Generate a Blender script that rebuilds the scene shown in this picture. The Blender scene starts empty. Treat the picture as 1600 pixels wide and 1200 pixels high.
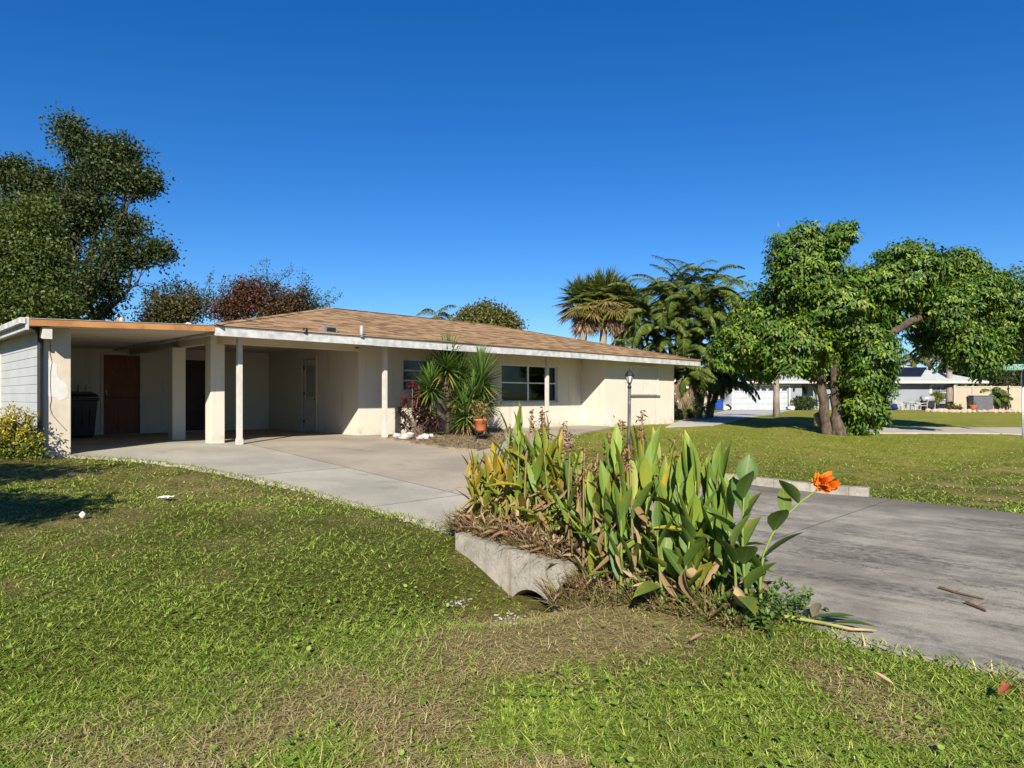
import bpy, bmesh, math, random
import numpy as np
from mathutils import Vector, Matrix
rng = np.random.default_rng(7)
random.seed(7)
SC = bpy.context.scene
COL = SC.collection
F = 1060.0; CX = 800.0; HY = 620.0; EYE = 1.0      # pinhole of the photograph, in photo pixels and metres
R2 = math.sqrt(2.0)

# ------------------------------------------------------------------ coordinates
def at(px, py, Y):
    return np.array([(px-CX)/F*Y, Y, EYE+(HY-py)/F*Y])
P0 = np.array([-5.747, 14.3, 0.0])                 # carport corner post; u runs along the facade, w into the house
def H(u, w, z=0.0):
    return np.array([P0[0]+(u-w)/R2, P0[1]+(u+w)/R2, z])
def es(x, y):
    return ((x-.35)-(y-6.1))/R2, ((x-.35)+(y-6.1))/R2
def ES(e, s):
    a, b = e*R2, s*R2
    return .35+(a+b)/2, 6.1+(b-a)/2
def sstep(a, b, x):
    t = np.clip((x-a)/(b-a), 0, 1); return t*t*(3-2*t)
def zd(x, y):                                       # graded plane of house pad, driveway and verge
    e, s = es(x, y)
    z = -.055*np.clip(e+10.1, 0, 10.1)
    return z - .15*sstep(32, 47, y)
_tab = rng.random((256, 256))
def vnoise(x, y, sc, seed=0):
    x = np.asarray(x, float)*sc+seed*17.3+1000; y = np.asarray(y, float)*sc+seed*7.1+1000
    xi = np.floor(x).astype(int); yi = np.floor(y).astype(int)
    fx = x-xi; fy = y-yi; fx = fx*fx*(3-2*fx); fy = fy*fy*(3-2*fy)
    g = lambda a, b: _tab[a % 256, b % 256]
    return (g(xi, yi)*(1-fx)+g(xi+1, yi)*fx)*(1-fy)+(g(xi, yi+1)*(1-fx)+g(xi+1, yi+1)*fx)*fy
def fbm(x, y, sc, seed=0):
    return (vnoise(x, y, sc, seed)+.5*vnoise(x, y, sc*2.1, seed+3)+.25*vnoise(x, y, sc*4.3, seed+5))/1.75
def zlawn(x, y):
    e, s = es(x, y)
    sw = .38*np.exp(-((e+.2)/.8)**2)
    k = np.where(s < -.35, .22+.78*np.exp(-((s+.35)/.85)**2), 1.0)
    sw = np.where(s > 6.3, sw*(.25+.35*np.exp(-((s-6.3)/1.5)**2)), sw*k)
    return zd(x, y)-.03-sw+.03*(fbm(x, y, .9, 2)-.5)*sstep(2, 4, y)
def gp(px, py):                                      # photo pixel on the graded ground
    z = -.3
    for _ in range(60):
        Y = F*(EYE-z)/(py-HY); X = (px-CX)/F*Y; z = .5*z+.5*float(zd(X, Y))
    return np.array([X, Y, z])
def gl(px, py):                                      # photo pixel on the lawn
    z = -.3
    for _ in range(80):
        Y = F*(EYE-z)/(py-HY); X = (px-CX)/F*Y; z = .6*z+.4*float(zlawn(X, Y))
    return np.array([X, Y, z])
def inpoly(x, y, poly):
    x = np.asarray(x); y = np.asarray(y); c = np.zeros(x.shape, bool); n = len(poly); j = n-1
    for i in range(n):
        xi, yi = poly[i][0], poly[i][1]; xj, yj = poly[j][0], poly[j][1]
        cond = ((yi > y) != (yj > y)) & (x < (xj-xi)*(y-yi)/((yj-yi) if yj != yi else 1e-9)+xi)
        c ^= cond; j = i
    return c

# ------------------------------------------------------------------ mesh builder
def nrm(a):
    a = np.asarray(a, float); return a/np.maximum(np.linalg.norm(a, axis=-1, keepdims=True), 1e-9)
class MB:
    def __init__(s): s.V = []; s.L = []; s.S = []; s.C = []; s.U = []; s.n = 0
    def add(s, V, faces, C=None, U=None):
        V = np.asarray(V, float).reshape(-1, 3); k = len(V)
        if isinstance(faces, np.ndarray):
            s.L.append((faces+s.n).ravel()); s.S.append(np.full(len(faces), faces.shape[1]))
        else:
            s.L.append(np.array([i+s.n for f in faces for i in f], int)); s.S.append(np.array([len(f) for f in faces], int))
        if C is None: C = np.ones((k, 3))
        C = np.asarray(C, float)
        if C.ndim == 1: C = np.tile(C, (k, 1))
        s.V.append(V); s.C.append(C); s.U.append(np.zeros((k, 2)) if U is None else np.asarray(U, float)); s.n += k
        return s
    def inst(s, T, TF, P, D, hint, W, L, C, B=0.0, TU=None, Zs=None, CT=None):
        """place template T (x across, y along, z normal) at P along D, many at once"""
        P = np.asarray(P, float).reshape(-1, 3); n = len(P)
        D = nrm(np.broadcast_to(D, (n, 3))); hint = np.broadcast_to(hint, (n, 3))
        X = nrm(np.cross(D, hint)); N = np.cross(X, D)
        W = np.broadcast_to(W, (n,))[:, None, None]; L = np.broadcast_to(L, (n,))[:, None, None]
        B = np.broadcast_to(B, (n,))[:, None, None]
        Zs = W if Zs is None else np.broadcast_to(Zs, (n,))[:, None, None]
        t = np.asarray(T, float); k = len(t)
        V = P[:, None]+t[None, :, 0:1]*W*X[:, None]+t[None, :, 1:2]*L*D[:, None]+(t[None, :, 2:3]*Zs+B*L*t[None, :, 1:2]**2)*N[:, None]
        C = np.repeat(np.broadcast_to(C, (n, 3))[:, None], k, 1)
        if CT is not None: C = C*np.asarray(CT)[None]
        U = np.tile(np.asarray(TU if TU is not None else t[:, :2]), (n, 1))
        off = (np.arange(n)*k)[:, None]
        V = V.reshape(-1, 3); C = C.reshape(-1, 3)
        by = {}
        for f in TF: by.setdefault(len(f), []).append(f)
        first = True
        for ln, fs in by.items():
            fa = (np.array(fs)[None]+off[:, :, None]).reshape(-1, ln)
            s.L.append((fa+s.n).ravel()); s.S.append(np.full(len(fa), ln))
        s.V.append(V); s.C.append(C); s.U.append(U); s.n += len(V)
        return s
    def quad(s, a, b, c, d, C=None, U=None): return s.add([a, b, c, d], [(0, 1, 2, 3)], C, U)
    def hexa(s, p, C=None):                         # 8 corners: bottom 0-3, top 4-7
        return s.add(p, [(3, 2, 1, 0), (4, 5, 6, 7), (0, 1, 5, 4), (1, 2, 6, 5), (2, 3, 7, 6), (3, 0, 4, 7)], C)
    def box(s, x0, x1, y0, y1, z0, z1, f=None, C=None):
        f = f or (lambda a, b, c: np.array([a, b, c], float))
        return s.hexa([f(x0, y0, z0), f(x1, y0, z0), f(x1, y1, z0), f(x0, y1, z0), f(x0, y0, z1), f(x1, y0, z1), f(x1, y1, z1), f(x0, y1, z1)], C)
    def tube(s, pts, rad, sides=8, C=None, cap=True, squash=1.0):
        pts = np.asarray(pts, float); n = len(pts); rad = np.broadcast_to(rad, (n,))
        tg = np.gradient(pts, axis=0); tg = nrm(tg)
        ref = np.array([0, 0, 1.0]) if abs(tg[0][2]) < .9 else np.array([1.0, 0, 0])
        V = []
        x = nrm(np.cross(tg[0], ref))
        for i in range(n):
            x = nrm(x-tg[i]*np.dot(x, tg[i])); y = np.cross(tg[i], x)
            a = np.arange(sides)/sides*2*math.pi
            V.append(pts[i]+rad[i]*(np.cos(a)[:, None]*x+squash*np.sin(a)[:, None]*y))
        V = np.concatenate(V); Fs = []
        for i in range(n-1):
            for j in range(sides):
                k = (j+1) % sides
                Fs.append((i*sides+j, i*sides+k, (i+1)*sides+k, (i+1)*sides+j))
        if cap:
            Fs.append(tuple(range(sides))[::-1]); Fs.append(tuple((n-1)*sides+j for j in range(sides)))
        if C is not None and np.asarray(C).ndim == 2 and len(C) == n: C = np.repeat(np.asarray(C), sides, 0)
        U = np.stack([np.tile(np.arange(sides)/sides, n), np.repeat(np.arange(n)/max(n-1, 1), sides)], 1)
        return s.add(V, Fs, C, U)
    def lathe(s, prof, c=(0, 0, 0), sides=24, C=None, sx=1, sy=1):
        c = np.asarray(c, float); V = []
        a = np.arange(sides)/sides*2*math.pi
        for r, z in prof: V.append(np.stack([c[0]+sx*r*np.cos(a), c[1]+sy*r*np.sin(a), np.full(sides, c[2]+z)], 1))
        V = np.concatenate(V); Fs = []
        for i in range(len(prof)-1):
            for j in range(sides):
                k = (j+1) % sides; Fs.append((i*sides+j, i*sides+k, (i+1)*sides+k, (i+1)*sides+j))
        Fs.append(tuple(range(sides))[::-1]); Fs.append(tuple((len(prof)-1)*sides+j for j in range(sides)))
        return s.add(V, Fs, C)
    def build(s, name, mat, parent=None, smooth=False, bevel=0):
        me = bpy.data.meshes.new(name)
        V = np.concatenate(s.V); L = np.concatenate(s.L); S = np.concatenate(s.S); C = np.concatenate(s.C); U = np.concatenate(s.U)
        loc = np.zeros(3)
        if parent is not None: loc = np.array(parent.get('_o', (0, 0, 0)))
        V = V-loc
        me.vertices.add(len(V)); me.vertices.foreach_set('co', V.astype(np.float32).ravel())
        me.loops.add(len(L)); me.loops.foreach_set('vertex_index', L.astype(np.int32))
        me.polygons.add(len(S)); st = np.concatenate([[0], np.cumsum(S)[:-1]])
        me.polygons.foreach_set('loop_start', st.astype(np.int32))
        me.polygons.foreach_set('use_smooth', np.full(len(S), smooth))
        me.update(calc_edges=True)
        ca = me.color_attributes.new('Col', 'FLOAT_COLOR', 'POINT')
        ca.data.foreach_set('color', np.concatenate([C, np.ones((len(C), 1))], 1).astype(np.float32).ravel())
        uv = me.uv_layers.new(name='UVMap'); uv.data.foreach_set('uv', U[L].astype(np.float32).ravel())
        me.validate()
        me.materials.append(mat)
        o = bpy.data.objects.new(name, me); COL.objects.link(o)
        if parent is not None:
            o.parent = parent; o['_o'] = [float(q) for q in loc]
        if bevel:
            m = o.modifiers.new('bevel', 'BEVEL'); m.width = bevel; m.segments = 2; m.limit_method = 'ANGLE'; m.angle_limit = .7
        return o
def tag(o, label, cat, group=None):
    o['label'] = label; o['category'] = cat
    if group: o['group'] = group
    return o
def thing(name, label, cat, loc=(0, 0, 0), group=None):
    o = bpy.data.objects.new(name, None); COL.objects.link(o); o.empty_display_size = .2
    o.location = [float(q) for q in loc]; o['_o'] = [float(q) for q in loc]
    return tag(o, label, cat, group)
def solo(mb, name, mat, label, cat, group=None, smooth=False, bevel=0):
    return tag(mb.build(name, mat, None, smooth, bevel), label, cat, group)
def kind(o, k): o['kind'] = k; return o

# ------------------------------------------------------------------ materials
class NT:
    def __init__(s, m):
        m.use_nodes = True; s.t = m.node_tree; s.t.nodes.clear(); s.out = s.n('ShaderNodeOutputMaterial')
    def n(s, ty, **kw):
        nd = s.t.nodes.new(ty)
        for k, v in kw.items():
            if k.startswith('i_'):
                key = k[2:]; key = int(key) if key.isdigit() else key.replace('_', ' ')
                s.set(nd.inputs[key], v)
            else: setattr(nd, k, v)
        return nd
    def set(s, inp, v):
        if isinstance(v, bpy.types.NodeSocket): s.t.links.new(v, inp)
        else:
            if inp.type == 'RGBA' and len(v) == 3: v = (*v, 1)
            inp.default_value = v
    def noise(s, vec, scale, detail=4, rough=.55, dist=0):
        nd = s.n('ShaderNodeTexNoise'); nd.inputs['Scale'].default_value = scale; nd.inputs['Detail'].default_value = detail
        nd.inputs['Roughness'].default_value = rough; nd.inputs['Distortion'].default_value = dist
        s.t.links.new(vec, nd.inputs['Vector']); return nd.outputs['Fac']
    def math(s, op, a, b=None, c=None, clamp=False):
        nd = s.n('ShaderNodeMath', operation=op); nd.use_clamp = clamp
        s.set(nd.inputs[0], a)
        if b is not None: s.set(nd.inputs[1], b)
        if c is not None: s.set(nd.inputs[2], c)
        return nd.outputs[0]
    def ss(s, x, a, b):
        nd = s.n('ShaderNodeMapRange', interpolation_type='SMOOTHSTEP'); s.set(nd.inputs[0], x)
        lo, hi, t0, t1 = (a, b, 0.0, 1.0) if a < b else (b, a, 1.0, 0.0)
        nd.inputs[1].default_value = lo; nd.inputs[2].default_value = hi
        nd.inputs[3].default_value = t0; nd.inputs[4].default_value = t1
        return nd.outputs[0]
    def mix(s, f, a, b, mode='MIX'):
        nd = s.n('ShaderNodeMix', data_type='RGBA', blend_type=mode); s.set(nd.inputs[0], f); s.set(nd.inputs[6], a); s.set(nd.inputs[7], b)
        return nd.outputs[2]
    def ramp(s, f, stops):
        nd = s.n('ShaderNodeValToRGB'); cr = nd.color_ramp
        while len(cr.elements) < len(stops): cr.elements.new(.5)
        for el, (p, c) in zip(cr.elements, stops): el.position = p; el.color = (*c, 1)
        s.set(nd.inputs[0], f); return nd.outputs[0]
    def pos(s): return s.n('ShaderNodeNewGeometry').outputs['Position']
    def dot(s, vec, v):
        nd = s.n('ShaderNodeVectorMath', operation='DOT_PRODUCT'); s.set(nd.inputs[0], vec); nd.inputs[1].default_value = v
        return nd.outputs['Value']
    def stretch(s, vec, sc, rot=0):
        nd = s.n('ShaderNodeMapping'); s.set(nd.inputs['Vector'], vec); nd.inputs['Scale'].default_value = sc; nd.inputs['Rotation'].default_value = (0, 0, rot)
        return nd.outputs[0]
    def bsdf(s, col, rough=.8, spec=.3, bump=None, bstr=.3, bdist=.01, trans=0, metal=0, tcol=None):
        b = s.n('ShaderNodeBsdfPrincipled'); s.set(b.inputs['Base Color'], col); s.set(b.inputs['Roughness'], rough)
        b.inputs['Specular IOR Level'].default_value = spec; b.inputs['Metallic'].default_value = metal
        if bump is not None:
            bp = s.n('ShaderNodeBump'); bp.inputs['Strength'].default_value = bstr; bp.inputs['Distance'].default_value = bdist
            s.set(bp.inputs['Height'], bump); s.t.links.new(bp.outputs[0], b.inputs['Normal'])
        o = b.outputs[0]
        if trans:
            t = s.n('ShaderNodeBsdfTranslucent'); s.set(t.inputs[0], tcol if tcol is not None else col)
            mx = s.n('ShaderNodeMixShader'); mx.inputs[0].default_value = trans
            s.t.links.new(o, mx.inputs[1]); s.t.links.new(t.outputs[0], mx.inputs[2]); o = mx.outputs[0]
        s.t.links.new(o, s.out.inputs[0]); return b
def M(name, col, rough=.8, col2=None, vsc=6, bump=0, bsc=60, bdist=.01, spec=.3, metal=0):
    m = bpy.data.materials.new(name); n = NT(m); p = n.pos()
    col2 = col2 or tuple(c*.82 for c in col)
    f = n.ss(n.noise(p, vsc, 6, .6), .35, .68)
    c = n.mix(f, col, col2)
    n.bsdf(c, rough, spec, n.noise(p, bsc, 4) if bump else None, bump, bdist, metal=metal); return m
def leafmat(name, trans=.3, rough=.5, spec=.35, veins=0, mottle=.35):
    m = bpy.data.materials.new(name); n = NT(m); p = n.pos()
    a = n.n('ShaderNodeAttribute', attribute_name='Col').outputs['Color']
    f = n.noise(p, 23, 3)
    c = n.mix(n.math('MULTIPLY', f, mottle), a, n.mix(1.0, a, (.55, .5, .45), 'MULTIPLY'))
    bump = None
    if veins:
        uv = n.n('ShaderNodeUVMap').outputs[0]
        sp = n.n('ShaderNodeSeparateXYZ'); n.set(sp.inputs[0], uv)
        ax = n.math('ABSOLUTE', sp.outputs[0])
        ph = n.math('SUBTRACT', n.math('MULTIPLY', sp.outputs[1], 120.0), n.math('MULTIPLY', ax, 90.0))
        w = n.math('SINE', ph)
        mid = n.ss(ax, .05, .0)
        c = n.mix(n.math('MULTIPLY', mid, .6), c, n.mix(.5, c, (.35, .42, .16)))
        c = n.mix(n.math('MULTIPLY', n.ss(w, .3, 1.0), .35), c, n.mix(1.0, c, (.55, .6, .5), 'MULTIPLY'))
        bump = w
    n.bsdf(c, rough, spec, bump, .25, .002, trans, tcol=n.mix(.35, c, n.mix(1.0, c, (1.5, 1.6, .6), 'MULTIPLY'))); return m
def attrmat(name, rough=.8, bump=.3, bsc=40, spec=.25, var=.35, bdist=.01):
    m = bpy.data.materials.new(name); n = NT(m); p = n.pos()
    a = n.n('ShaderNodeAttribute', attribute_name='Col').outputs['Color']
    c = n.mix(n.math('MULTIPLY', n.ss(n.noise(p, bsc*.4, 5), .35, .7), var), a, n.mix(1.0, a, (.4, .38, .36), 'MULTIPLY'))
    n.bsdf(c, rough, spec, n.noise(p, bsc, 4), bump, bdist); return m
def bark(name, c1, c2, sc=9):
    m = bpy.data.materials.new(name); n = NT(m); p = n.pos()
    q = n.stretch(p, (1, 1, .35)); f = n.noise(q, sc, 6, .65)
    n.bsdf(n.mix(n.ss(f, .35, .65), c1, c2), .9, .15, f, .8, .03); return m
def stucco(name, col, dirt=.3, dcol=(.25, .2, .15), sc=70):
    m = bpy.data.materials.new(name); n = NT(m); p = n.pos()
    a = n.ss(n.noise(p, .9, 6, .65), .42, .72)
    c = n.mix(n.math('MULTIPLY', a, .35), col, tuple(k*.86 for k in col))
    st = n.ss(n.noise(n.stretch(p, (2.2, 2.2, .25)), 1.6, 6, .7), .52, .78)          # rain runs
    c = n.mix(n.math('MULTIPLY', st, dirt), c, dcol)
    sp = n.n('ShaderNodeSeparateXYZ'); n.set(sp.inputs[0], p)
    spk = n.math('MULTIPLY', n.ss(n.noise(p, 26, 5, .75), .60, .70), n.ss(n.noise(p, 1.3, 3), .5, .7))
    c = n.mix(n.math('MULTIPLY', spk, dirt*1.4), c, dcol)
    low = n.math('MULTIPLY', n.ss(sp.outputs[2], .35, .0), n.ss(n.noise(p, 5, 5, .7), .4, .7))
    c = n.mix(n.math('MULTIPLY', low, dirt*1.2), c, dcol)
    n.bsdf(c, .92, .12, n.noise(p, sc, 5, .65), .35, .006); return m

MT = {}
MT['stucco'] = stucco('cream_stucco', (.535, .495, .415), .42)
MT['wing'] = M('plaster_wing', (.50, .435, .345), .9, (.44, .38, .30), 2.2, .3, 60, .005, .1)
MT['white'] = M('white_trim_paint', (.50, .475, .425), .6, (.42, .395, .35), 5, .15, 30, .004)
MT['fascia'] = M('weathered_white_fascia', (.48, .48, .475), .75, (.32, .32, .315), 5, .35, 18, .006, .15)
MT['soffit'] = M('soffit_paint', (.60, .54, .45), .9, (.50, .45, .37), 1.5, .1, 30, .004, .1)
MT['beam'] = M('cream_timber_beam', (.60, .53, .41), .85, (.52, .45, .34), 2, .1, 30, .004, .1)
MT['orange'] = M('stained_cedar_board', (.40, .19, .065), .7, (.28, .12, .045), 3, .3, 25, .005, .25)
MT['siding'] = M('grey_white_siding', (.37, .38, .385), .8, (.33, .34, .345), 2, .15, 40, .003, .15)
MT['black'] = M('black_metal', (.012, .012, .013), .45, (.02, .02, .02), 9, .1, 30, .003, .4)
MT['patch'] = M('white_filler', (.53, .515, .49), .95, (.48, .46, .43), 9, .3, 50, .005, .1)
MT['darkwood'] = M('dark_brown_door', (.035, .012, .008), .5, (.02, .008, .006), 5, .1, 30, .003, .3)
MT['concrete_wall'] = None
MT['terracotta'] = M('terracotta', (.42, .13, .05), .8, (.33, .10, .045), 7, .2, 40, .004, .2)
MT['steel'] = M('galvanised_steel', (.42, .43, .44), .45, (.33, .34, .35), 12, .05, 30, .002, .5, .7)
MT['lead'] = M('flashing_grey', (.33, .34, .35), .6, (.25, .26, .27), 9, .1, 30, .003, .4, .2)
MT['ventgrey'] = M('weathered_vent', (.22, .20, .18), .7, (.15, .14, .12), 9, .1, 30, .003, .3)
MT['binblack'] = M('black_bin_plastic', (.01, .011, .013), .5, (.016, .017, .019), 7, .1, 60, .002, .4)
MT['binblue'] = M('blue_bin_plastic', (.015, .05, .30), .45, (.012, .04, .24), 5, .05, 40, .002, .4)
MT['chrome'] = M('satin_nickel', (.55, .54, .5), .3, (.45, .44, .41), 20, 0, 10, .001, .5, .9)
MT['greywall'] = M('grey_house_paint', (.235, .25, .275), .9, (.215, .23, .25), 1.5, .15, 60, .004, .1)
MT['beige'] = M('beige_vinyl_fence', (.40, .33, .245), .6, (.37, .30, .225), 1.2, 0, 10, .002, .3)
MT['solar'] = M('solar_collector', (.006, .006, .012), .5, (.012, .012, .02), 3, .05, 20, .002, .3)
MT['palelamp'] = M('lamp_glass_milky', (.55, .55, .52), .25, (.45, .45, .43), 9, 0, 9, .001, .5)
MT['postpaint'] = M('weathered_lamp_post', (.065, .062, .07), .6, (.13, .12, .12), 9, .2, 40, .003, .3, .2)
MT['dirt'] = M('mulch_soil', (.16, .115, .075), .95, (.30, .23, .15), 6, .8, 40, .02, .1)
MT['redmulch'] = M('red_mulch', (.14, .055, .035), .95, (.09, .035, .025), 8, .8, 30, .02, .1)
MT['bark_light'] = bark('pale_bark', (.30, .23, .17), (.15, .11, .08))
MT['bark_shade'] = bark('grey_brown_bark', (.115, .085, .062), (.055, .042, .032))
MT['bark_dark'] = bark('dark_bark', (.055, .045, .035), (.035, .028, .022))
MT['bark_palm'] = bark('palm_trunk', (.30, .25, .205), (.20, .165, .135), 6)
MT['stem'] = attrmat('plant_stem', .6, .1, 40, .3, .2)
MT['leaf'] = leafmat('leaf', .28)
MT['leafgloss'] = leafmat('glossy_leaf', .25, .45, .3, 0, .3)
MT['leafdense'] = leafmat('dense_leaf', .14, .45, .3, 0, .3)
MT['canna'] = leafmat('canna_leaf', .32, .42, .35, 1, .3)
MT['deadleaf'] = leafmat('dead_leaf', .2, .85, .1, 0, .6)
MT['grass'] = leafmat('grass_blade', .3, .5, .25, 0, .15)
MT['flower'] = leafmat('petal', .35, .6, .2, 0, .15)
MT['rock'] = attrmat('pale_stone', .9, .6, 12, .1, .35, .03)
MT['paper'] = M('white_paper', (.8, .8, .82), .8)
MT['fronddead'] = leafmat('dead_frond', .15, .9, .05, 0, .5)

def m_shingle(name, stops, rw=.145, cw=.30):
    m = bpy.data.materials.new(name); n = NT(m)
    uv = n.n('ShaderNodeUVMap').outputs[0]; sp = n.n('ShaderNodeSeparateXYZ'); n.set(sp.inputs[0], uv)
    v = n.math('DIVIDE', sp.outputs[1], rw); row = n.math('FLOOR', v); fv = n.math('FRACT', v)
    wn = n.n('ShaderNodeTexWhiteNoise', noise_dimensions='1D'); n.set(wn.inputs['W'], row)
    uu = n.math('ADD', n.math('DIVIDE', sp.outputs[0], cw), n.math('MULTIPLY', wn.outputs['Value'], 7.3))
    col = n.math('FLOOR', uu); fu = n.math('FRACT', uu)
    cb = n.n('ShaderNodeCombineXYZ'); n.set(cb.inputs[0], col); n.set(cb.inputs[1], row)
    w2 = n.n('ShaderNodeTexWhiteNoise', noise_dimensions='2D'); n.set(w2.inputs['Vector'], cb.outputs[0])
    p = n.pos()
    val = n.math('ADD', n.math('MULTIPLY', w2.outputs['Value'], .72), n.math('MULTIPLY', n.noise(p, 1.1, 5, .7), .28))
    c = n.ramp(val, stops)
    c = n.mix(n.math('MULTIPLY', n.ss(n.noise(p, 180, 2), .4, .65), .3), c, n.mix(1.0, c, (.55, .55, .55), 'MULTIPLY'))
    edge = n.math('MAXIMUM', n.ss(fv, .10, .0), n.math('MULTIPLY', n.ss(fu, .05, .0), .5))
    c = n.mix(n.math('MULTIPLY', edge, .55), c, (.05, .035, .025))
    hgt = n.math('SUBTRACT', n.math('MULTIPLY', w2.outputs['Value'], .5), fv)
    n.bsdf(c, .95, .1, hgt, .5, .012); return m
MT['shingle'] = m_shingle('brown_shingles', [(.0, (.075, .043, .023)), (.28, (.19, .115, .057)), (.5, (.29, .178, .09)), (.75, (.40, .255, .135)), (1, (.15, .09, .048))])
MT['greyshingle'] = m_shingle('grey_shingles', [(.0, (.33, .35, .34)), (.5, (.42, .44, .42)), (1, (.37, .39, .37))])

def m_drive():
    m = bpy.data.materials.new('driveway_concrete'); n = NT(m); p = n.pos()
    k = 1/R2
    e = n.math('ADD', n.dot(p, (k, -k, 0)), (-.35+6.1)*k)
    s = n.math('ADD', n.dot(p, (k, k, 0)), (-.35-6.1)*k)
    u = n.math('SUBTRACT', s, 1.49)
    wob = n.math('MULTIPLY', n.math('SUBTRACT', n.noise(p, 1.6, 5, .7), .5), .5)
    big = n.noise(p, .55, 6, .65)
    gray = n.mix(n.ss(big, .35, .65), (.44, .41, .33), (.33, .31, .25))
    tan = n.mix(n.ss(big, .35, .65), (.41, .35, .265), (.31, .265, .205))
    ist = n.ss(n.math('ADD', u, n.math('MULTIPLY', wob, .15)), .16, .26)
    base = n.mix(ist, gray, tan)
    # old grey weathered slab by the road, dark streaks along it
    road = n.ss(n.math('ADD', e, n.math('MULTIPLY', wob, 2.0)), -2.6, -.6)
    rc = n.mix(n.ss(n.noise(p, 1.3, 6, .7), .35, .65), (.36, .33, .27), (.225, .205, .168))
    base = n.mix(road, base, rc)
    q = n.stretch(p, (1.0, 1.0, 1.0), math.radians(43))
    q2 = n.stretch(q, (.35, 2.0, 1.0))
    strk = n.ss(n.math('ADD', n.math('MULTIPLY', n.noise(q2, 1.1, 9, .75), .75), n.math('MULTIPLY', n.noise(q2, 5.5, 8, .75), .25)), .46, .62)
    base = n.mix(n.math('MULTIPLY', n.math('MULTIPLY', n.math('MULTIPLY', strk, n.ss(n.noise(p, 14, 6, .8), .3, .62)), road), .85), base, (.07, .065, .058))
    pale = n.ss(n.noise(n.stretch(q, (.5, 3.0, 1)), 1.7, 5, .7), .62, .72)
    base = n.mix(n.math('MULTIPLY', n.math('MULTIPLY', pale, road), .6), base, (.52, .48, .43))
    # oil spots and dirt under the carport
    oil = n.ss(n.noise(p, .8, 4, .6), .6, .75)
    base = n.mix(n.math('MULTIPLY', n.math('MULTIPLY', oil, n.math('SUBTRACT', 1.0, road)), .5), base, (.17, .13, .10))
    # tyre-dark edge along the far kerb
    ek = n.math('MULTIPLY', n.ss(n.math('ADD', s, wob), 5.3, 6.3), n.ss(e, -2.5, -1.5))
    base = n.mix(n.math('MULTIPLY', ek, .6), base, (.10, .085, .07))
    fine = n.ss(n.noise(p, 95, 3, .6), .38, .62)
    base = n.mix(n.math('MULTIPLY', fine, .6), base, n.mix(1.0, base, (.6, .6, .6), 'MULTIPLY'))
    sp_ = n.ss(n.noise(p, 34, 2), .68, .74)
    base = n.mix(n.math('MULTIPLY', sp_, .35), base, (.14, .12, .10))
    wl = n.math('MULTIPLY', n.math('SUBTRACT', n.noise(p, 9, 4, .7), .5), .05)
    crk = None
    def line(x, c, wd, amp=1.0):
        return n.ss(n.math('ABSOLUTE', n.math('ADD', n.math('SUBTRACT', x, c), n.math('MULTIPLY', wl, amp))), wd, wd*.3)
    l1 = n.math('MULTIPLY', line(e, .85, .016, .25), .8)
    l2 = n.math('MULTIPLY', line(u, .2, .018, .5), n.ss(e, -2.0, -3.0))
    l3 = n.math('MULTIPLY', line(e, -6.2, .018, .3), n.ss(u, .3, .2))
    wl2 = n.math('MULTIPLY', n.math('SUBTRACT', n.noise(p, 1.8, 5, .75), .5), 1.1)
    l4 = n.math('MULTIPLY', n.ss(n.math('ABSOLUTE', n.math('ADD', n.math('SUBTRACT', s, 2.1), wl2)), .016, .004), n.ss(e, .9, 1.1))
    l5 = n.math('MULTIPLY', n.ss(n.math('ABSOLUTE', n.math('ADD', n.math('SUBTRACT', e, -3.6), wl2)), .014, .004), n.ss(u, -.3, .3))
    l6 = n.math('MULTIPLY', line(e, -3.2, .016, .3), 1.0)
    cr = l1
    for l in (l2, l3, l4, l5, l6): cr = n.math('MAXIMUM', cr, l)
    base = n.mix(n.math('MULTIPLY', cr, .8), base, (.05, .045, .04))
    hgt = n.math('SUBTRACT', n.math('ADD', n.math('MULTIPLY', n.noise(p, 60, 5, .65), .5), n.math('MULTIPLY', n.noise(p, 6, 4), .6)), cr)
    n.bsdf(base, .9, .15, hgt, .45, .006); return m
MT['drive'] = m_drive()
def m_headwall():
    m = bpy.data.materials.new('stained_headwall_concrete'); n = NT(m); p = n.pos()
    c = n.mix(n.ss(n.noise(p, 3, 6, .7), .35, .65), (.34, .31, .26), (.22, .20, .165))
    st = n.ss(n.noise(n.stretch(p, (3.5, 3.5, .5)), 2.0, 5, .7), .52, .7)
    c = n.mix(n.math('MULTIPLY', st, .65), c, (.16, .125, .07))
    c = n.mix(n.math('MULTIPLY', n.ss(n.noise(p, 30, 4, .7), .55, .7), .5), c, (.13, .12, .10))
    n.bsdf(c, .95, .1, n.noise(p, 28, 6, .7), .6, .015); return m
MT['headwall'] = m_headwall()
def m_wood():
    m = bpy.data.materials.new('brown_plywood_door'); n = NT(m); p = n.pos()
    g = n.noise(n.stretch(p, (9, 9, .7)), 2.5, 6, .7, 1.5)
    n.bsdf(n.mix(n.ss(g, .3, .7), (.20, .075, .032), (.11, .04, .02)), .6, .3, g, .2, .004); return m
MT['wood'] = m_wood()
def m_glass():
    m = bpy.data.materials.new('window_glass'); n = NT(m)
    g = n.n('ShaderNodeBsdfGlossy'); g.inputs['Roughness'].default_value = .03; g.inputs['Color'].default_value = (.8, .85, .9, 1)
    t = n.n('ShaderNodeBsdfTransparent'); t.inputs[0].default_value = (.55, .6, .62, 1)
    fr = n.n('ShaderNodeFresnel'); fr.inputs[0].default_value = 1.5
    mx = n.n('ShaderNodeMixShader'); n.t.links.new(fr.outputs[0], mx.inputs[0]); n.t.links.new(t.outputs[0], mx.inputs[1]); n.t.links.new(g.outputs[0], mx.inputs[2])
    n.t.links.new(mx.outputs[0], n.out.inputs[0]); return m
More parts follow.
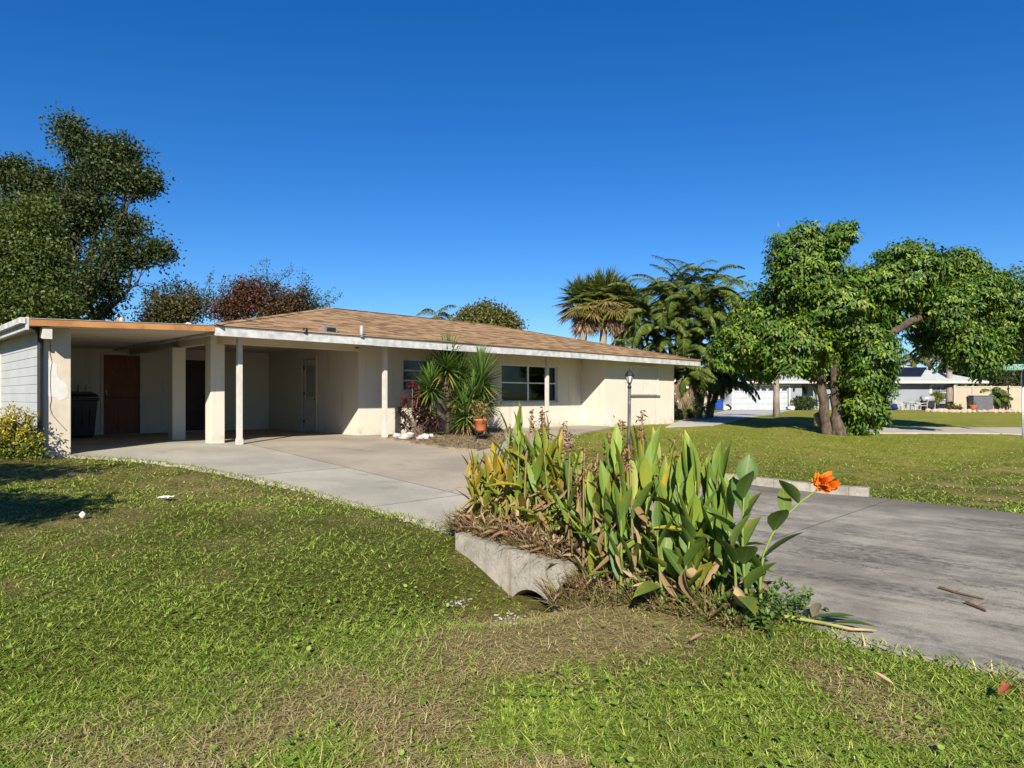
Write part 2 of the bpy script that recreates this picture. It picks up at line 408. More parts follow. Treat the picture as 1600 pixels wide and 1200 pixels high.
MT['glass'] = m_glass()
def m_lawn():
    m = bpy.data.materials.new('lawn_soil'); n = NT(m); p = n.pos()
    a = n.n('ShaderNodeAttribute', attribute_name='Col').outputs['Color']
    f = n.noise(p, 14, 6, .75); g = n.noise(p, 55, 4, .7)
    c = n.mix(n.ss(f, .35, .65), a, n.mix(1.0, a, (.55, .55, .5), 'MULTIPLY'))
    c = n.mix(n.math('MULTIPLY', n.ss(g, .55, .7), .55), c, n.mix(1.0, a, (1.7, 1.55, 1.4), 'MULTIPLY'))
    n.bsdf(c, .95, .08, n.math('ADD', f, n.math('MULTIPLY', g, .5)), 1.0, .05); return m
MT['lawn'] = m_lawn()
MT['asphalt'] = M('pale_lane', (.40, .36, .30), .95, (.33, .30, .25), 1.2, .3, 40, .01, .1)
MT['ndrive'] = M('pale_concrete', (.42, .40, .37), .95, (.34, .32, .30), .8, .3, 40, .01, .1)

# ------------------------------------------------------------------ ground
HOUSE_FOOT = [H(-4.0, -.2)[:2], H(3.6, -.3)[:2], H(3.6, 1.0)[:2], H(12.6, 1.05)[:2], H(12.6, 0)[:2], H(17.1, 0)[:2], H(17.1, 11)[:2], H(-4.0, 11)[:2]]
dp = [gp(*q)[:2] for q in [(108, 712), (200, 717), (250, 722), (300, 729), (400, 748), (475, 765), (550, 786), (625, 806), (700, 825)]]
dp += [np.array(ES(e, .28)) for e in (-1.4, -.5, .6, 1.4, 2.05)]
dp += [gp(*q)[:2] for q in [(1300, 989), (1400, 1016), (1500, 1037), (1600, 1056), (1750, 1085)]]
dp += [np.array([7.5, 5.0])]
dp += [gp(*q)[:2] for q in [(1800, 838), (1600, 803), (1480, 789), (1355, 776), (1172, 757), (1050, 746), (960, 738), (911, 732), (880, 723), (862, 713), (870, 703), (892, 694), (900, 687), (880, 680), (905, 677)]]
dp += [H(12.62, -.35)[:2], H(12.62, 1.0)[:2], H(3.6, 1.0)[:2], H(3.5, 6.1)[:2], H(-3.9, 6.1)[:2], H(-3.5, -.2)[:2]]
DRIVE = dp
BED = [H(5.05, .95)[:2], H(4.75, .0)[:2], gp(604, 686)[:2], gp(640, 692)[:2], gp(700, 702)[:2], gp(745, 705)[:2], gp(775, 698)[:2], gp(790, 688)[:2], H(8.6, .95)[:2]]
NDRIVE = [gp(1140, 640.6)[:2], gp(1236, 640.6)[:2], gp(1205, 647)[:2], gp(1150, 656)[:2], gp(1115, 664)[:2], gp(1040, 667)[:2], gp(1068, 655)[:2], gp(1095, 648)[:2]]
LANE = [gp(1318, 668.2)[:2], gp(1600, 668.3)[:2], gp(2100, 668.5)[:2], gp(2100, 677.5)[:2], gp(1600, 677)[:2], gp(1330, 676.5)[:2]]

def brown(x, y):
    e, s = es(x, y)
    n1 = fbm(x, y, .6, 1); n2 = fbm(x, y, 1.8, 9)
    b = .72*np.exp(-((e-1.0-1.2*(n1-.5)-.5*(n2-.5))/.6)**2)*sstep(7, 1, s)*(s < .6)
    b += .9*np.exp(-((e-.3)/1.0)**2)*np.exp(-((s+.45)/.45)**2)
    b += .34*sstep(-1.8, -4.5, e)*(y < 16)*(s < 2)
    b += .55*sstep(.5, .64, n2)*sstep(0.2, 1.2, e)
    b += 1.0*(n1-.5)+.85*(n2-.5)+.8*(fbm(x, y, 5.0, 31)-.5)
    b -= .40*np.exp(-((e+.9)/1.1)**2)*(s < .2)
    b -= .06*(s > 6.0)
    return np.clip(b+.20, 0, 1)
def axis(segs):
    out = []
    for a, b, n in segs: out += list(np.linspace(a, b, n, endpoint=False))
    return np.array(out+[segs[-1][1]])
gx = axis([(-900, -120, 12), (-120, -30, 30), (-30, -13, 34), (-13, 20, 190), (20, 40, 50), (40, 120, 30), (120, 900, 12)])
gy = axis([(-60, -4, 10), (-4, 0, 16), (0, 13, 110), (13, 32, 95), (32, 75, 70), (75, 200, 20), (200, 1500, 12)])
GX, GY = np.meshgrid(gx, gy)
GZ = zlawn(GX, GY)
ind = inpoly(GX, GY, DRIVE)
e_, s_ = es(GX, GY)
GZ = np.where(ind, np.minimum(GZ, zd(GX, GY)-.09), GZ)
b_ = brown(GX, GY)
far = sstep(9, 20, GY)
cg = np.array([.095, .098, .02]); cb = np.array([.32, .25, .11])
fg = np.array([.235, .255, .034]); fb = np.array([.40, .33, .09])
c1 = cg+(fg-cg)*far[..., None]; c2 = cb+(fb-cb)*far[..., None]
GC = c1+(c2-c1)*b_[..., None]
nx, ny = len(gx), len(gy)
idx = np.arange(nx*ny).reshape(ny, nx)
fa = np.stack([idx[:-1, :-1], idx[:-1, 1:], idx[1:, 1:], idx[1:, :-1]], -1).reshape(-1, 4)
mb = MB(); mb.add(np.stack([GX, GY, GZ], -1).reshape(-1, 3), fa, GC.reshape(-1, 3))
kind(mb.build('lawn', MT['lawn'], None, True), 'structure')

def sheet(name, poly, mat, zoff, skirt=.35, cuts=True, zf=zd, k='structure'):
    bm = bmesh.new()
    f = bm.faces.new([bm.verts.new((float(p[0]), float(p[1]), 0)) for p in poly])
    bm.normal_update()
    if f.normal.z < 0: f.normal_flip()
    bmesh.ops.triangulate(bm, faces=bm.faces[:])
    if cuts:
        for e in [-16, -13, -10.1, -9, -8, -7, -6, -5, -4, -3, -2, -1, 0, 1, 2, 3, 4]:
            x, y = ES(e, 0)
            bmesh.ops.bisect_plane(bm, geom=bm.verts[:]+bm.edges[:]+bm.faces[:], plane_co=(x, y, 0), plane_no=(1/R2, -1/R2, 0))
        for Y in (32, 36, 40, 44, 47, 55):
            bmesh.ops.bisect_plane(bm, geom=bm.verts[:]+bm.edges[:]+bm.faces[:], plane_co=(0, Y, 0), plane_no=(0, 1, 0))
    for v in bm.verts: v.co.z = float(zf(v.co.x, v.co.y))+zoff
    if skirt:
        be = [e for e in bm.edges if len(e.link_faces) == 1]
        r = bmesh.ops.extrude_edge_only(bm, edges=be)
        for v in [g for g in r['geom'] if isinstance(g, bmesh.types.BMVert)]: v.co.z -= skirt
    bm.normal_update()
    me = bpy.data.meshes.new(name); bm.to_mesh(me); bm.free()
    me.materials.append(mat); o = bpy.data.objects.new(name, me); COL.objects.link(o); return kind(o, k)
sheet('driveway', DRIVE, MT['drive'], 0.0)
sheet('garden_bed', BED, MT['dirt'], .045, .1)
sheet('neighbour_driveway', NDRIVE, MT['ndrive'], .02, .06, True, zlawn)
sheet('side_lane', LANE, MT['asphalt'], .05, .1, True, zlawn)

# ------------------------------------------------------------------ culvert headwall, kerb
def headwall():
    t = thing('culvert_headwall', 'stained concrete culvert headwall with a dark pipe mouth under the canna plants', 'headwall', (*ES(-.5, .15), -.7))
    s0, s1 = -.02, .27
    top = lambda e: -.055*min(e+10.1, 10.1)+.075
    arch = [(-.22+.33*math.cos(a), -1.12+.34*math.sin(a)) for a in np.linspace(math.pi, 0, 17)]
    out = [(-1.30, -1.35), (-1.30, top(-1.30))]+[(e, top(e)) for e in np.linspace(-1.2, .12, 8)]+[(.17, top(.17)), (.17, -1.35), (.11, -1.35)]+arch[::-1]+[(-.55, -1.35)]
    bm = bmesh.new()
    vs = []
    for e, z in out:
        x, y = ES(e, s0); vs.append(bm.verts.new((x, y, z)))
    f = bm.faces.new(vs); r = bmesh.ops.extrude_face_region(bm, geom=[f])
    d = np.array(ES(0, s1))-np.array(ES(0, s0))
    for v in [g for g in r['geom'] if isinstance(g, bmesh.types.BMVert)]: v.co.x += d[0]; v.co.y += d[1]
    bmesh.ops.recalc_face_normals(bm, faces=bm.faces[:])
    bmesh.ops.triangulate(bm, faces=[f for f in bm.faces if len(f.verts) > 4])
    bmesh.ops.subdivide_edges(bm, edges=[e for e in bm.edges if e.calc_length() > .15], cuts=3, use_grid_fill=False)
    for v in bm.verts:
        q = .5*(vnoise(v.co.x*1+v.co.z*1.7, v.co.y-v.co.z*1.9, 3.1, 3)-.5)
        v.co.z += .02*float(q)*(1 if v.co.z > -.6 else 0); v.co.x += .012*float(q); v.co.y -= .012*float(q)
    V = np.array([v.co for v in bm.verts]); bm.verts.index_update(); Fs = [tuple(v.index for v in f.verts) for f in bm.faces]; bm.free()
    MB().add(V, Fs).build('wall', MT['headwall'], t)
    mb = MB()
    pts = [(*ES(-.22, s), -1.12) for s in np.linspace(s0+.03, 4.0, 8)]
    mb.tube(pts, .35, 20, cap=False); mb.build('pipe', MT['headwall'], t, True)
headwall()
mb = MB()
a = np.array(gp(1168, 757)[:2]); b = np.array(gp(1357, 776.5)[:2]); d = nrm(b-a); nn = np.array([d[1], -d[0]])
if nn[1] < 0: nn = -nn
a = a-d*1.0
for i in range(10):
    q0, q1 = a+(b-a)*i/10, a+(b-a)*(i+1)/10
    z0, z1 = float(zd(*q0)), float(zd(*q1)); j = .012*rng.standard_normal(1)[0] if 0 < i else 0
    h0 = .13+.012*(vnoise(i, 0, 1.7)-.5); h1 = .13+.012*(vnoise(i+1, 0, 1.7)-.5)
    r = lambda q, o, z: np.array([*(q+nn*o), z])
    mb.hexa([r(q0, 0, z0-.4), r(q1, 0, z1-.4), r(q1, .22, z1-.4), r(q0, .22, z0-.4), r(q0, .02, z0+h0), r(q1, .02, z1+h1), r(q1, .22, z1+h1), r(q0, .22, z0+h0)])
solo(mb, 'concrete_kerb', MT['headwall'], 'low weathered concrete kerb along the far edge of the driveway', 'kerb', bevel=.012)

# ------------------------------------------------------------------ the ranch house
HT = thing('ranch_house', 'cream single storey ranch house with brown shingle hip roof and open carport', 'house', P0)
def hb(mb, u0, u1, w0, w1, z0, z1, C=None): return mb.box(u0, u1, w0, w1, z0, z1, H, C)
def wallpanel(mb, fmap, a0, a1, z0, z1, th, holes):
    """wall in the (a, z) plane, th deep along +d; fmap(a, d, z) -> world"""
    As = sorted({a0, a1, *[h[0] for h in holes], *[h[1] for h in holes]}); Zs = sorted({z0, z1, *[h[2] for h in holes], *[h[3] for h in holes]})
    for i in range(len(As)-1):
        for j in range(len(Zs)-1):
            am, zm = (As[i]+As[i+1])/2, (Zs[j]+Zs[j+1])/2
            if any(h[0] < am < h[1] and h[2] < zm < h[3] for h in holes): continue
            for d in (0, th): mb.quad(fmap(As[i], d, Zs[j]), fmap(As[i+1], d, Zs[j]), fmap(As[i+1], d, Zs[j+1]), fmap(As[i], d, Zs[j+1]))
    for A0, A1, Z0, Z1 in [(a0, a1, z0, z1)]+list(holes):
        mb.quad(fmap(A0, 0, Z0), fmap(A1, 0, Z0), fmap(A1, th, Z0), fmap(A0, th, Z0)); mb.quad(fmap(A0, 0, Z1), fmap(A1, 0, Z1), fmap(A1, th, Z1), fmap(A0, th, Z1))
        mb.quad(fmap(A0, 0, Z0), fmap(A0, 0, Z1), fmap(A0, th, Z1), fmap(A0, th, Z0)); mb.quad(fmap(A1, 0, Z0), fmap(A1, 0, Z1), fmap(A1, th, Z1), fmap(A1, th, Z0))
ZC = 2.36
W1 = (4.97, 6.95, 1.16, 2.05); W2 = (8.72, 11.37, .83, 2.03)
D1 = (3.25, 4.02, .02, 2.07)                                   # white side door (w range)
fr = lambda w: (lambda a, d, z: H(a, w+d, z))
mb = MB()
wallpanel(mb, fr(1.05), 3.56, 12.63, -.3, ZC, .2, [W1, W2])                       # living room front
wallpanel(mb, lambda a, d, z: H(3.56+d, a, z), 1.251, 10.6, -.3, ZC, .2, [D1])    # carport side of the living room
wallpanel(mb, fr(0.0), 12.63, 17.02, -.5, ZC, .2, [])                             # bedroom front
wallpanel(mb, lambda a, d, z: H(12.63+d, a, z), .201, 1.05, -.3, ZC, .2, [])
wallpanel(mb, lambda a, d, z: H(17.02-d, a, z), .201, 10.4, -.5, ZC, .2, [])
wallpanel(mb, fr(10.4), 3.77, 17.02, -.3, ZC, .2, [])
DB = (.03, .86, .0, 2.05)
wallpanel(mb, fr(6.17), -3.4, 3.558, -.3, ZC, .18, [(.75, 1.62, .02, 2.06), (-1.0, -.12, .0, 2.12)])       # back of the carport
wallpanel(mb, fr(10.4), -3.5, 3.55, -.3, ZC, .2, [])
hb(mb, 3.77, 17.0, 5.5, 5.6, -.2, ZC)                                             # partition: keeps the rooms dark
hb(mb, -.05, .05, 6.36, 10.3, -.2, ZC)
wall = mb.build('wall', MT['stucco'], HT)
mb = MB(); hb(mb, 3.57, 17.0, 1.06, 10.5, -.28, .015); hb(mb, -3.4, 3.5, 6.36, 10.3, -.28, .015)
mb.build('floor_slab', MT['soffit'], HT)
# soffit / ceiling (main roof) and roof
U0, U1, WA, WB, ZE, PIT, DD = -.76, 17.87, -.67, 11.33, 2.42, .238, 6.0
mb = MB(); hb(mb, U0+.03, U1-.03, WA+.03, WB-.03, ZC, ZC+.03); mb.build('soffit', MT['soffit'], HT)
mb = MB()
zr = ZE+DD*PIT; L = math.hypot(1, PIT)
o_ = .04
A, B_, C_, D_ = H(U0-o_, WA-o_, ZE), H(U1+o_, WA-o_, ZE), H(U1+o_, WB+o_, ZE), H(U0-o_, WB+o_, ZE)
E_, G_ = H(U0+DD, WA+DD, zr), H(U1-DD, WA+DD, zr)
WD = U1-U0; DP = WB-WA
mb.add([A, B_, G_, E_], [(0, 1, 2, 3)], None, [(0, 0), (WD, 0), (WD-DD, DD*L), (DD, DD*L)])
mb.add([B_, C_, G_], [(0, 1, 2)], None, [(0, 0), (DP, 0), (DD, DD*L)])
mb.add([C_, D_, E_, G_], [(0, 1, 2, 3)], None, [(0, 0), (WD, 0), (WD-DD, DD*L), (DD, DD*L)])
mb.add([D_, A, E_], [(0, 1, 2)], None, [(0, 0), (DP, 0), (DD, DD*L)])
for a, b in ((A, B_), (B_, C_), (C_, D_), (D_, A)):
    mb.add([a, b, b-[0, 0, .02], a-[0, 0, .02]], [(0, 1, 2, 3)], None, [(0, 0.01), (3, 0.01), (3, .03), (0, .03)])
roof = mb.build('roof', MT['shingle'], HT)
mb = MB()
def ridge(a, b, wd=.13):
    a, b = np.array(a), np.array(b); n = int(np.linalg.norm(b-a)/.22); t = nrm(b-a); sd = nrm(np.cross(t, [0, 0, 1]))
    for i in range(n):
        p, q = a+(b-a)*i/n, a+(b-a)*(i+1.12)/n
        lift = np.array([0, 0, .02]); lo = np.array([0, 0, .012])
        sl = sd*wd-np.array([0, 0, wd*.2]); sr = -sd*wd-np.array([0, 0, wd*.2])
        c = rng.random()
        mb.add([p+lo+sl, p+lo, p+lo+sr, q+lift+sr, q+lift, q+lift+sl], [(0, 1, 4, 5), (1, 2, 3, 4)], None, np.array([(c*9, i*.145+.05)]*6))
ridge(A, E_); ridge(B_, G_); ridge(E_, G_)
mb.build('ridge_cap', MT['shingle'], roof)
def roofhit(px, py):
    for w in np.linspace(WA, WA+DD, 3000):
        z = ZE+(w-WA)*PIT; Y = F*(EYE-z)/(py-HY); X = (px-CX)/F*Y
        ww = (-(X-P0[0])+(Y-P0[1]))/R2
        if ww <= w: return np.array([X, Y, z]), ((X-P0[0])+(Y-P0[1]))/R2, w
p, u, w = roofhit(667, 501)
mb = MB()
sl = lambda du, dw, dz: H(u+du, w+dw, ZE+(w+dw-WA)*PIT+dz)
mb.hexa([sl(-.15, 0, 0), sl(.15, 0, 0), sl(.15, .35, 0), sl(-.15, .35, 0), sl(-.15, 0, .15), sl(.15, 0, .15), sl(.12, .33, .05), sl(-.12, .33, .05)])
mb.hexa([sl(-.2, -.03, .004), sl(.2, -.03, .004), sl(.2, .4, .004), sl(-.2, .4, .004), sl(-.2, -.03, .012), sl(.2, -.03, .012), sl(.2, .4, .012), sl(-.2, .4, .012)])
v = mb.build('roof_vent', MT['ventgrey'], roof)
mb = MB(); mb.hexa([sl(-.11, -.006, .03), sl(.11, -.006, .03), sl(.11, -.003, .03), sl(-.11, -.003, .03), sl(-.11, -.006, .12), sl(.11, -.006, .12), sl(.11, -.003, .12), sl(-.11, -.003, .12)])
mb.build('vent_opening', MT['black'], v)
p, u, w = roofhit(674, 511)
mb = MB(); b0 = H(u, w, ZE+(w-WA)*PIT); mb.tube([b0-[0, 0, .05], b0+[0, 0, .05], b0+[0, 0, .22]], [.06, .045, .045], 12); mb.build('vent_pipe', MT['lead'], roof, True)
p, u, w = roofhit(640, 494.5)
mb = MB(); b0 = H(u, w, ZE+(w-WA)*PIT); mb.tube([b0-[0, 0, .05], b0+[0, 0, .06]], .05, 10); mb.build('vent_pipe', MT['black'], roof, True)
# fascia boards (jointed lengths)
mb = MB()
js = [U0, 2.9, 7.4, 12.1, U1]
for i in range(4): hb(mb, js[i], js[i+1]-.004, WA, WA+.03, 2.20-.006*(i % 2), ZE-.022)
hb(mb, U1-.03, U1, WA+.031, WB, 2.20, ZE-.022); hb(mb, U0, U1-.04, WB-.03, WB, 2.2, ZE-.022); hb(mb, U0, U0+.03, WA+.031, WB-.04, 2.22, ZE-.022)
mb.build('fascia', MT['fascia'], HT, bevel=.004)
mb = MB(); hb(mb, U0-.012, U1+.012, WA-.012, WA-.001, ZE-.05, ZE-.022); mb.build('drip_edge', MT['lead'], HT)
# carport beams
mb = MB(); hb(mb, -.12, 3.56, .92, 1.045, 2.17, ZC); hb(mb, -.38, -.24, .55, 6.16, 2.14, 2.34); mb.build('beam', MT['beam'], HT, bevel=.006)
for (u, w, a) in ((-.2, .78, .15), (-.4, 2.5, .145)):
    mb = MB(); hb(mb, u-a, u+a, w-a, w+a, -.15, 2.14); mb.build('pillar', MT['stucco'], HT, bevel=.01)
def post(px, w=0.0, zt=ZC):
    k = (px-CX)/F; c = 20.05+w*R2; Y = c/(1-k); X = k*Y; u = ((X-P0[0])+(Y-P0[1]))/R2
    mb = MB(); hb(mb, u-.05, u+.05, w-.05, w+.05, -.04, zt); o = mb.build('post', MT['white'], HT, bevel=.006)
    mb = MB(); hb(mb, u-.062, u+.062, w-.062, w+.062, -.05, .12); mb.build('post_base', MT['white'], o, bevel=.008)
post(374, -.02); post(601, .0); post(854.5, .0)
# flat carport roof, sloping to the left
zf = lambda u: 2.395+(u+.76)*.036
UL = -3.8
mb = MB()
def fb(mb, u0, u1, w0, w1, a, b): mb.hexa([H(u0, w0, zf(u0)+a), H(u1, w0, zf(u1)+a), H(u1, w1, zf(u1)+a), H(u0, w1, zf(u0)+a), H(u0, w0, zf(u0)+b), H(u1, w0, zf(u1)+b), H(u1, w1, zf(u1)+b), H(u0, w1, zf(u0)+b)])
fb(mb, UL+.03, -.78, WA+.035, 10.9, -.11, -.03); crf = mb.build('carport_roof', MT['soffit'], HT)
mb = MB()
for w in (1.7, 4.1): fb(mb, UL+.1, -.79, w, w+.02, -.116, -.1101)
mb.build('ceiling_batten', MT['beam'], crf)
mb = MB(); fb(mb, UL+.03, U0-.005, WA, WA+.034, -.115, .0); o = mb.build('fascia_board', MT['orange'], crf, bevel=.004); o['label'] = 'bare orange brown timber fascia board'
mb = MB(); fb(mb, UL+.03, U0-.02, WA-.012, WA+.2, .001, .012); mb.build('roof_edge', MT['lead'], crf)
mb = MB(); hb(mb, UL-.02, UL+.028, WA, 10.9, 2.10, 2.31); hb(mb, UL-.10, UL-.022, WA-.015, 10.9, 2.20, 2.30); o = mb.build('gutter', MT['fascia'], crf, bevel=.006); o['label'] = 'white side gutter and fascia'
mb = MB(); mb.hexa([H(-3.58, -.62, 1.97), H(-3.44, -.62, 1.97), H(-3.44, -.25, 2.02), H(-3.58, -.25, 2.02), H(-3.58, -.62, 2.17), H(-3.44, -.62, 2.17), H(-3.44, -.25, 2.17), H(-3.58, -.25, 2.17)])
mb.build('beam_end', MT['white'], crf, bevel=.004)
# stub pipes on the carport roof
for q, hh in ((291, .16), (300, .2)):
    k = at(q, 509, 14.6); z0 = zf(((k[0]-P0[0])+(k[1]-P0[1]))/R2)
    b0 = np.array([k[0], k[1], z0-.06])
    mb = MB(); mb.tube([b0, b0+[0, 0, hh-.03], b0+[-.03, 0, hh+.03], b0+[-.10, 0, hh+.05], b0+[-.14, 0, hh+.02]], .018, 8); mb.build('vent_pipe', MT['white'], crf, True)
# left wing wall, siding, downspout
mb = MB(); hb(mb, -3.5, -3.1, -.27, .06, -.2, 2.2); wing = mb.build('wing_wall', MT['wing'], HT, bevel=.008)
mb = MB()
def blob2(mb, pts, f):                               # flat patch of filler, 2 mm proud of the wall
    n = len(pts); V = [f(a, z, 0) for a, z in pts]+[f(a, z, .003) for a, z in pts]
    mb.add(V, [tuple(range(n, 2*n))]+[(i, (i+1) % n, n+(i+1) % n, n+i) for i in range(n)])
pp = [(-3.47, 1.62), (-3.40, 1.66), (-3.36, 1.60), (-3.30, 1.55), (-3.31, 1.42), (-3.27, 1.30), (-3.2, 1.27), (-3.15, 1.18), (-3.14, 1.0), (-3.2, .96), (-3.27, .93), (-3.33, .99), (-3.42, 1.0), (-3.46, 1.06), (-3.44, 1.3)]
blob2(mb, pp, lambda a, z, d: H(a, -.2705-d, z)); mb.build('filler_patch', MT['patch'], wing)
mb = MB(); cr = [(-3.42, 2.0), (-3.40, 1.9), (-3.41, 1.75), (-3.38, 1.6), (-3.40, 1.45), (-3.405, 1.2), (-3.39, .95), (-3.41, .82), (-3.38, .7), (-3.30, .58), (-3.22, .48), (-3.16, .4)]
for (a, z), (a2, z2) in zip(cr[:-1], cr[1:]):
    d = .004; mb.hexa([H(a-d, -.276, z), H(a+d, -.276, z), H(a+d, -.27, z), H(a-d, -.27, z), H(a2-d, -.276, z2), H(a2+d, -.276, z2), H(a2+d, -.27, z2), H(a2-d, -.27, z2)])
mb.build('wall_crack', MT['black'], wing)
mb = MB()
z = -.2
while z < 2.1:
    h = .158; t = min(z+h, 2.14)
    mb.hexa([H(-3.555, -.25, z), H(-3.50, -.25, z), H(-3.50, 10.4, z), H(-3.555, 10.4, z), H(-3.547, -.25, t), H(-3.50, -.25, t), H(-3.50, 10.4, t), H(-3.547, 10.4, t)])
    z += h
mb.build('siding', MT['siding'], HT)
mb = MB(); hb(mb, -3.575, -3.53, 3.55, 3.66, -.1, 2.12); mb.build('corner_trim', MT['white'], HT, bevel=.004)
mb = MB(); c = [H(-3.56, -.335, z) for z in (0.02, .1, .6, 1.2, 1.8, 2.05)]+[H(-3.62, -.37, 2.16), H(-3.80, -.45, 2.24)]
mb.tube(c, .052, 10, squash=.8); o = mb.build('downspout', MT['black'], HT, True)
# doors
def door(fmap, a0, a1, z0, z1, mat, depth, frame, panels=None):
    fw = .07
    mb = MB()
    for (A0, A1, Z0, Z1) in ((a0-fw, a0, z0, z1+fw), (a1, a1+fw, z0, z1+fw), (a0, a1, z1, z1+fw)):
        mb.box(A0, A1, -.025, .06, Z0, Z1, fmap)
    f = mb.build('door', mat, HT) if False else None
    d = MB(); d.box(a0+.006, a1-.006, depth, depth+.045, z0+.006, z1-.006, fmap); dr = d.build('door', mat, HT, bevel=.003)
    mb.build('door_frame', frame, dr, bevel=.003); return dr
fB = lambda a, d, z: H(a, 6.17+d, z)
dr = door(fB, -1.0, -.12, 0.0, 2.12, MT['wood'], .05, MT['white'])
mb = MB()
mb.box(-.96, -.16, .04, .0495, .97, .99, fB)
dr2 = mb.build('door_rail', MT['darkwood'], dr)
mb = MB()
for z in (1.28, 1.05): mb.tube([fB(-.92, .05, z), fB(-.92, .015, z), fB(-.92, -.02, z)], [.03, .03, .035], 10)
mb.box(-.94, -.90, .03, .049, .98, 1.3, fB); mb.build('door_handle', MT['chrome'], dr, True)
dr = door(fB, .75, 1.62, .02, 2.06, MT['darkwood'], .05, MT['stucco'])
mb = MB(); mb.tube([fB(.82, .05, .98), fB(.82, .0, .98), fB(.82, -.02, .98)], [.02, .02, .032], 10); mb.build('door_handle', MT['chrome'], dr, True)
fS = lambda a, d, z: H(3.56+d, a, z)
dr = door(fS, 3.25, 4.02, .03, 2.07, MT['white'], .06, MT['white'])
mb = MB(); mb.box(3.36, 3.91, .053, .0595, 1.0, 1.9, fS); mb.build('door_pane', M('door_blind_glass', (.30, .31, .29), .2, (.26, .27, .25), 2, 0, 9, .001, .6), dr)
mb = MB()
for A0, A1, Z0, Z1 in ((3.33, 3.36, .97, 1.93), (3.91, 3.94, .97, 1.93), (3.36, 3.91, 1.9, 1.93), (3.36, 3.91, .97, 1.0)): mb.box(A0, A1, .035, .0597, Z0, Z1, fS)
for k in range(4): mb.box(3.37+k*.145, 3.47+k*.145, .047, .0598, .2, .85, fS)
mb.build('door_moulding', MT['white'], dr, bevel=.004)
mb = MB(); mb.tube([fS(3.31, .06, .93), fS(3.31, .02, .93), fS(3.31, -.01, .93)], [.02, .02, .03], 10); mb.build('door_handle', MT['black'], dr, True); MB().tube([fS(3.31, .06, 1.08), fS(3.31, .03, 1.08)], [.025, .025], 10).build('door_lock', MT['black'], dr, True)
for z in (.25, 1.05, 1.8): MB().box(4.0, 4.03, .03, .059, z, z+.09, fS).build('door_hinge', MT['black'], dr)
# windows
MT['dim'] = M('dark_room_wall', (.12, .115, .11), .9)
MT['curtain'] = M('grey_curtain', (.45, .45, .46), .9, (.36, .36, .37), 3)
MT['alu'] = M('pale_aluminium', (.62, .63, .64), .5, (.52, .53, .54), 9, 0, 9, .001, .4, .2)
def window(W, cols, rows, blind=False, curtain=None):
    a0, a1, z0, z1 = W; f = fr(1.05)
    mb = MB(); t = .045
    for A0, A1, Z0, Z1 in ((a0, a0+t, z0, z1), (a1-t, a1, z0, z1), (a0+t, a1-t, z0, z0+t), (a0+t, a1-t, z1-t, z1)): mb.box(A0, A1, .05, .12, Z0, Z1, f)
    for c in cols: mb.box(c-.035, c+.035, .055, .118, z0+t, z1-t, f)
    ed = [a0+t]+[q for c in cols for q in (c-.035, c+.035)]+[a1-t]
    for i in range(0, len(ed), 2):
        for r in rows: mb.box(ed[i], ed[i+1], .045, .11, r-.02, r+.02, f)
    fo = mb.build('window', MT['alu'], HT, bevel=.003)
    mb = MB(); mb.quad(f(a0+t, .085, z0+t), f(a1-t, .085, z0+t), f(a1-t, .085, z1-t), f(a0+t, .085, z1-t)); mb.build('pane', MT['glass'], fo)
    mb = MB(); mb.box(a0-.06, a1+.06, -.05, .05, z0-.055, z0-.002, f); mb.build('sill', MT['white'], fo, bevel=.005)
    if blind:
        mb = MB()
        for k in range(9): mb.box(a0+.06, a1-.06, .13, .16, z1-.06-k*.03, z1-.042-k*.03, f)
        mb.build('blind', MT['curtain'], fo)
    if curtain:
        xs = np.linspace(curtain[0], curtain[1], 40); V = []; Fs = []
        for i, x in enumerate(xs):
            d = .2+.035*math.sin(i*1.3); V += [f(x, d, z0+.0), f(x, d, z1+.05)]
            if i: Fs.append((2*i-2, 2*i, 2*i+1, 2*i-1))
        MB().add(V, Fs).build('curtain', MT['curtain'], fo, True)
window(W1, [5.96], [1.45, 1.73], blind=True)
window(W2, [9.98], [1.45], curtain=(11.0, 11.33))
# bedroom shutter
f = fr(0.0); a0, a1 = 14.06, 15.86
mb = MB(); 
for k in range(18):
    x0 = a0+.05+k*(a1-a0-.1)/18; x1 = x0+(a1-a0-.1)/18
    mb.box(x0+.012, x1-.012, -.028, 0.0, 1.08, 2.08, f); mb.box(x1-.0119, x1+.0119, -.016, 0.0, 1.08, 2.08, f)
mb.build('shutter_panel', M('off_white_panel', (.52, .49, .43), .7, (.48, .45, .39), 3), HT); sh = HT.children[-1]
mb = MB()
for A0, A1, Z0, Z1 in ((a0-.02, a0+.05, 1.06, 2.14), (a1-.05, a1+.02, 1.06, 2.14), (a0+.05, a1-.05, 2.08, 2.14)): mb.box(A0, A1, -.05, 0, Z0, Z1, f)
sh = mb.build('shutter_frame', MT['stucco'], [o for o in HT.children if o.name.startswith('shutter_panel')][0], bevel=.004)
mb = MB(); mb.box(a0-.02, a1+.12, -.07, 0, 1.015, 1.055, f); mb.build('sill', M('grey_sill', (.16, .15, .14), .8), [o for o in HT.children if o.name.startswith('shutter_panel')][0])
mb = MB(); mb.box(12.72, 12.92, -.012, 0, .0, .62, f); mb.build('repair_patch', MT['patch'], HT)
mb = MB(); mb.tube([H(13.1, -.0, .35), H(13.1, -.04, .35), H(13.1, -.06, .32)], .018, 8); mb.build('tap', MT['chrome'], HT, True)
mb = MB(); mb.box(3.68, 3.78, -.03, 0, 2.235, 2.265, lambda a, d, z: H(a-.3, .92+d, z)); mb.build('junction_box', MT['black'], HT)

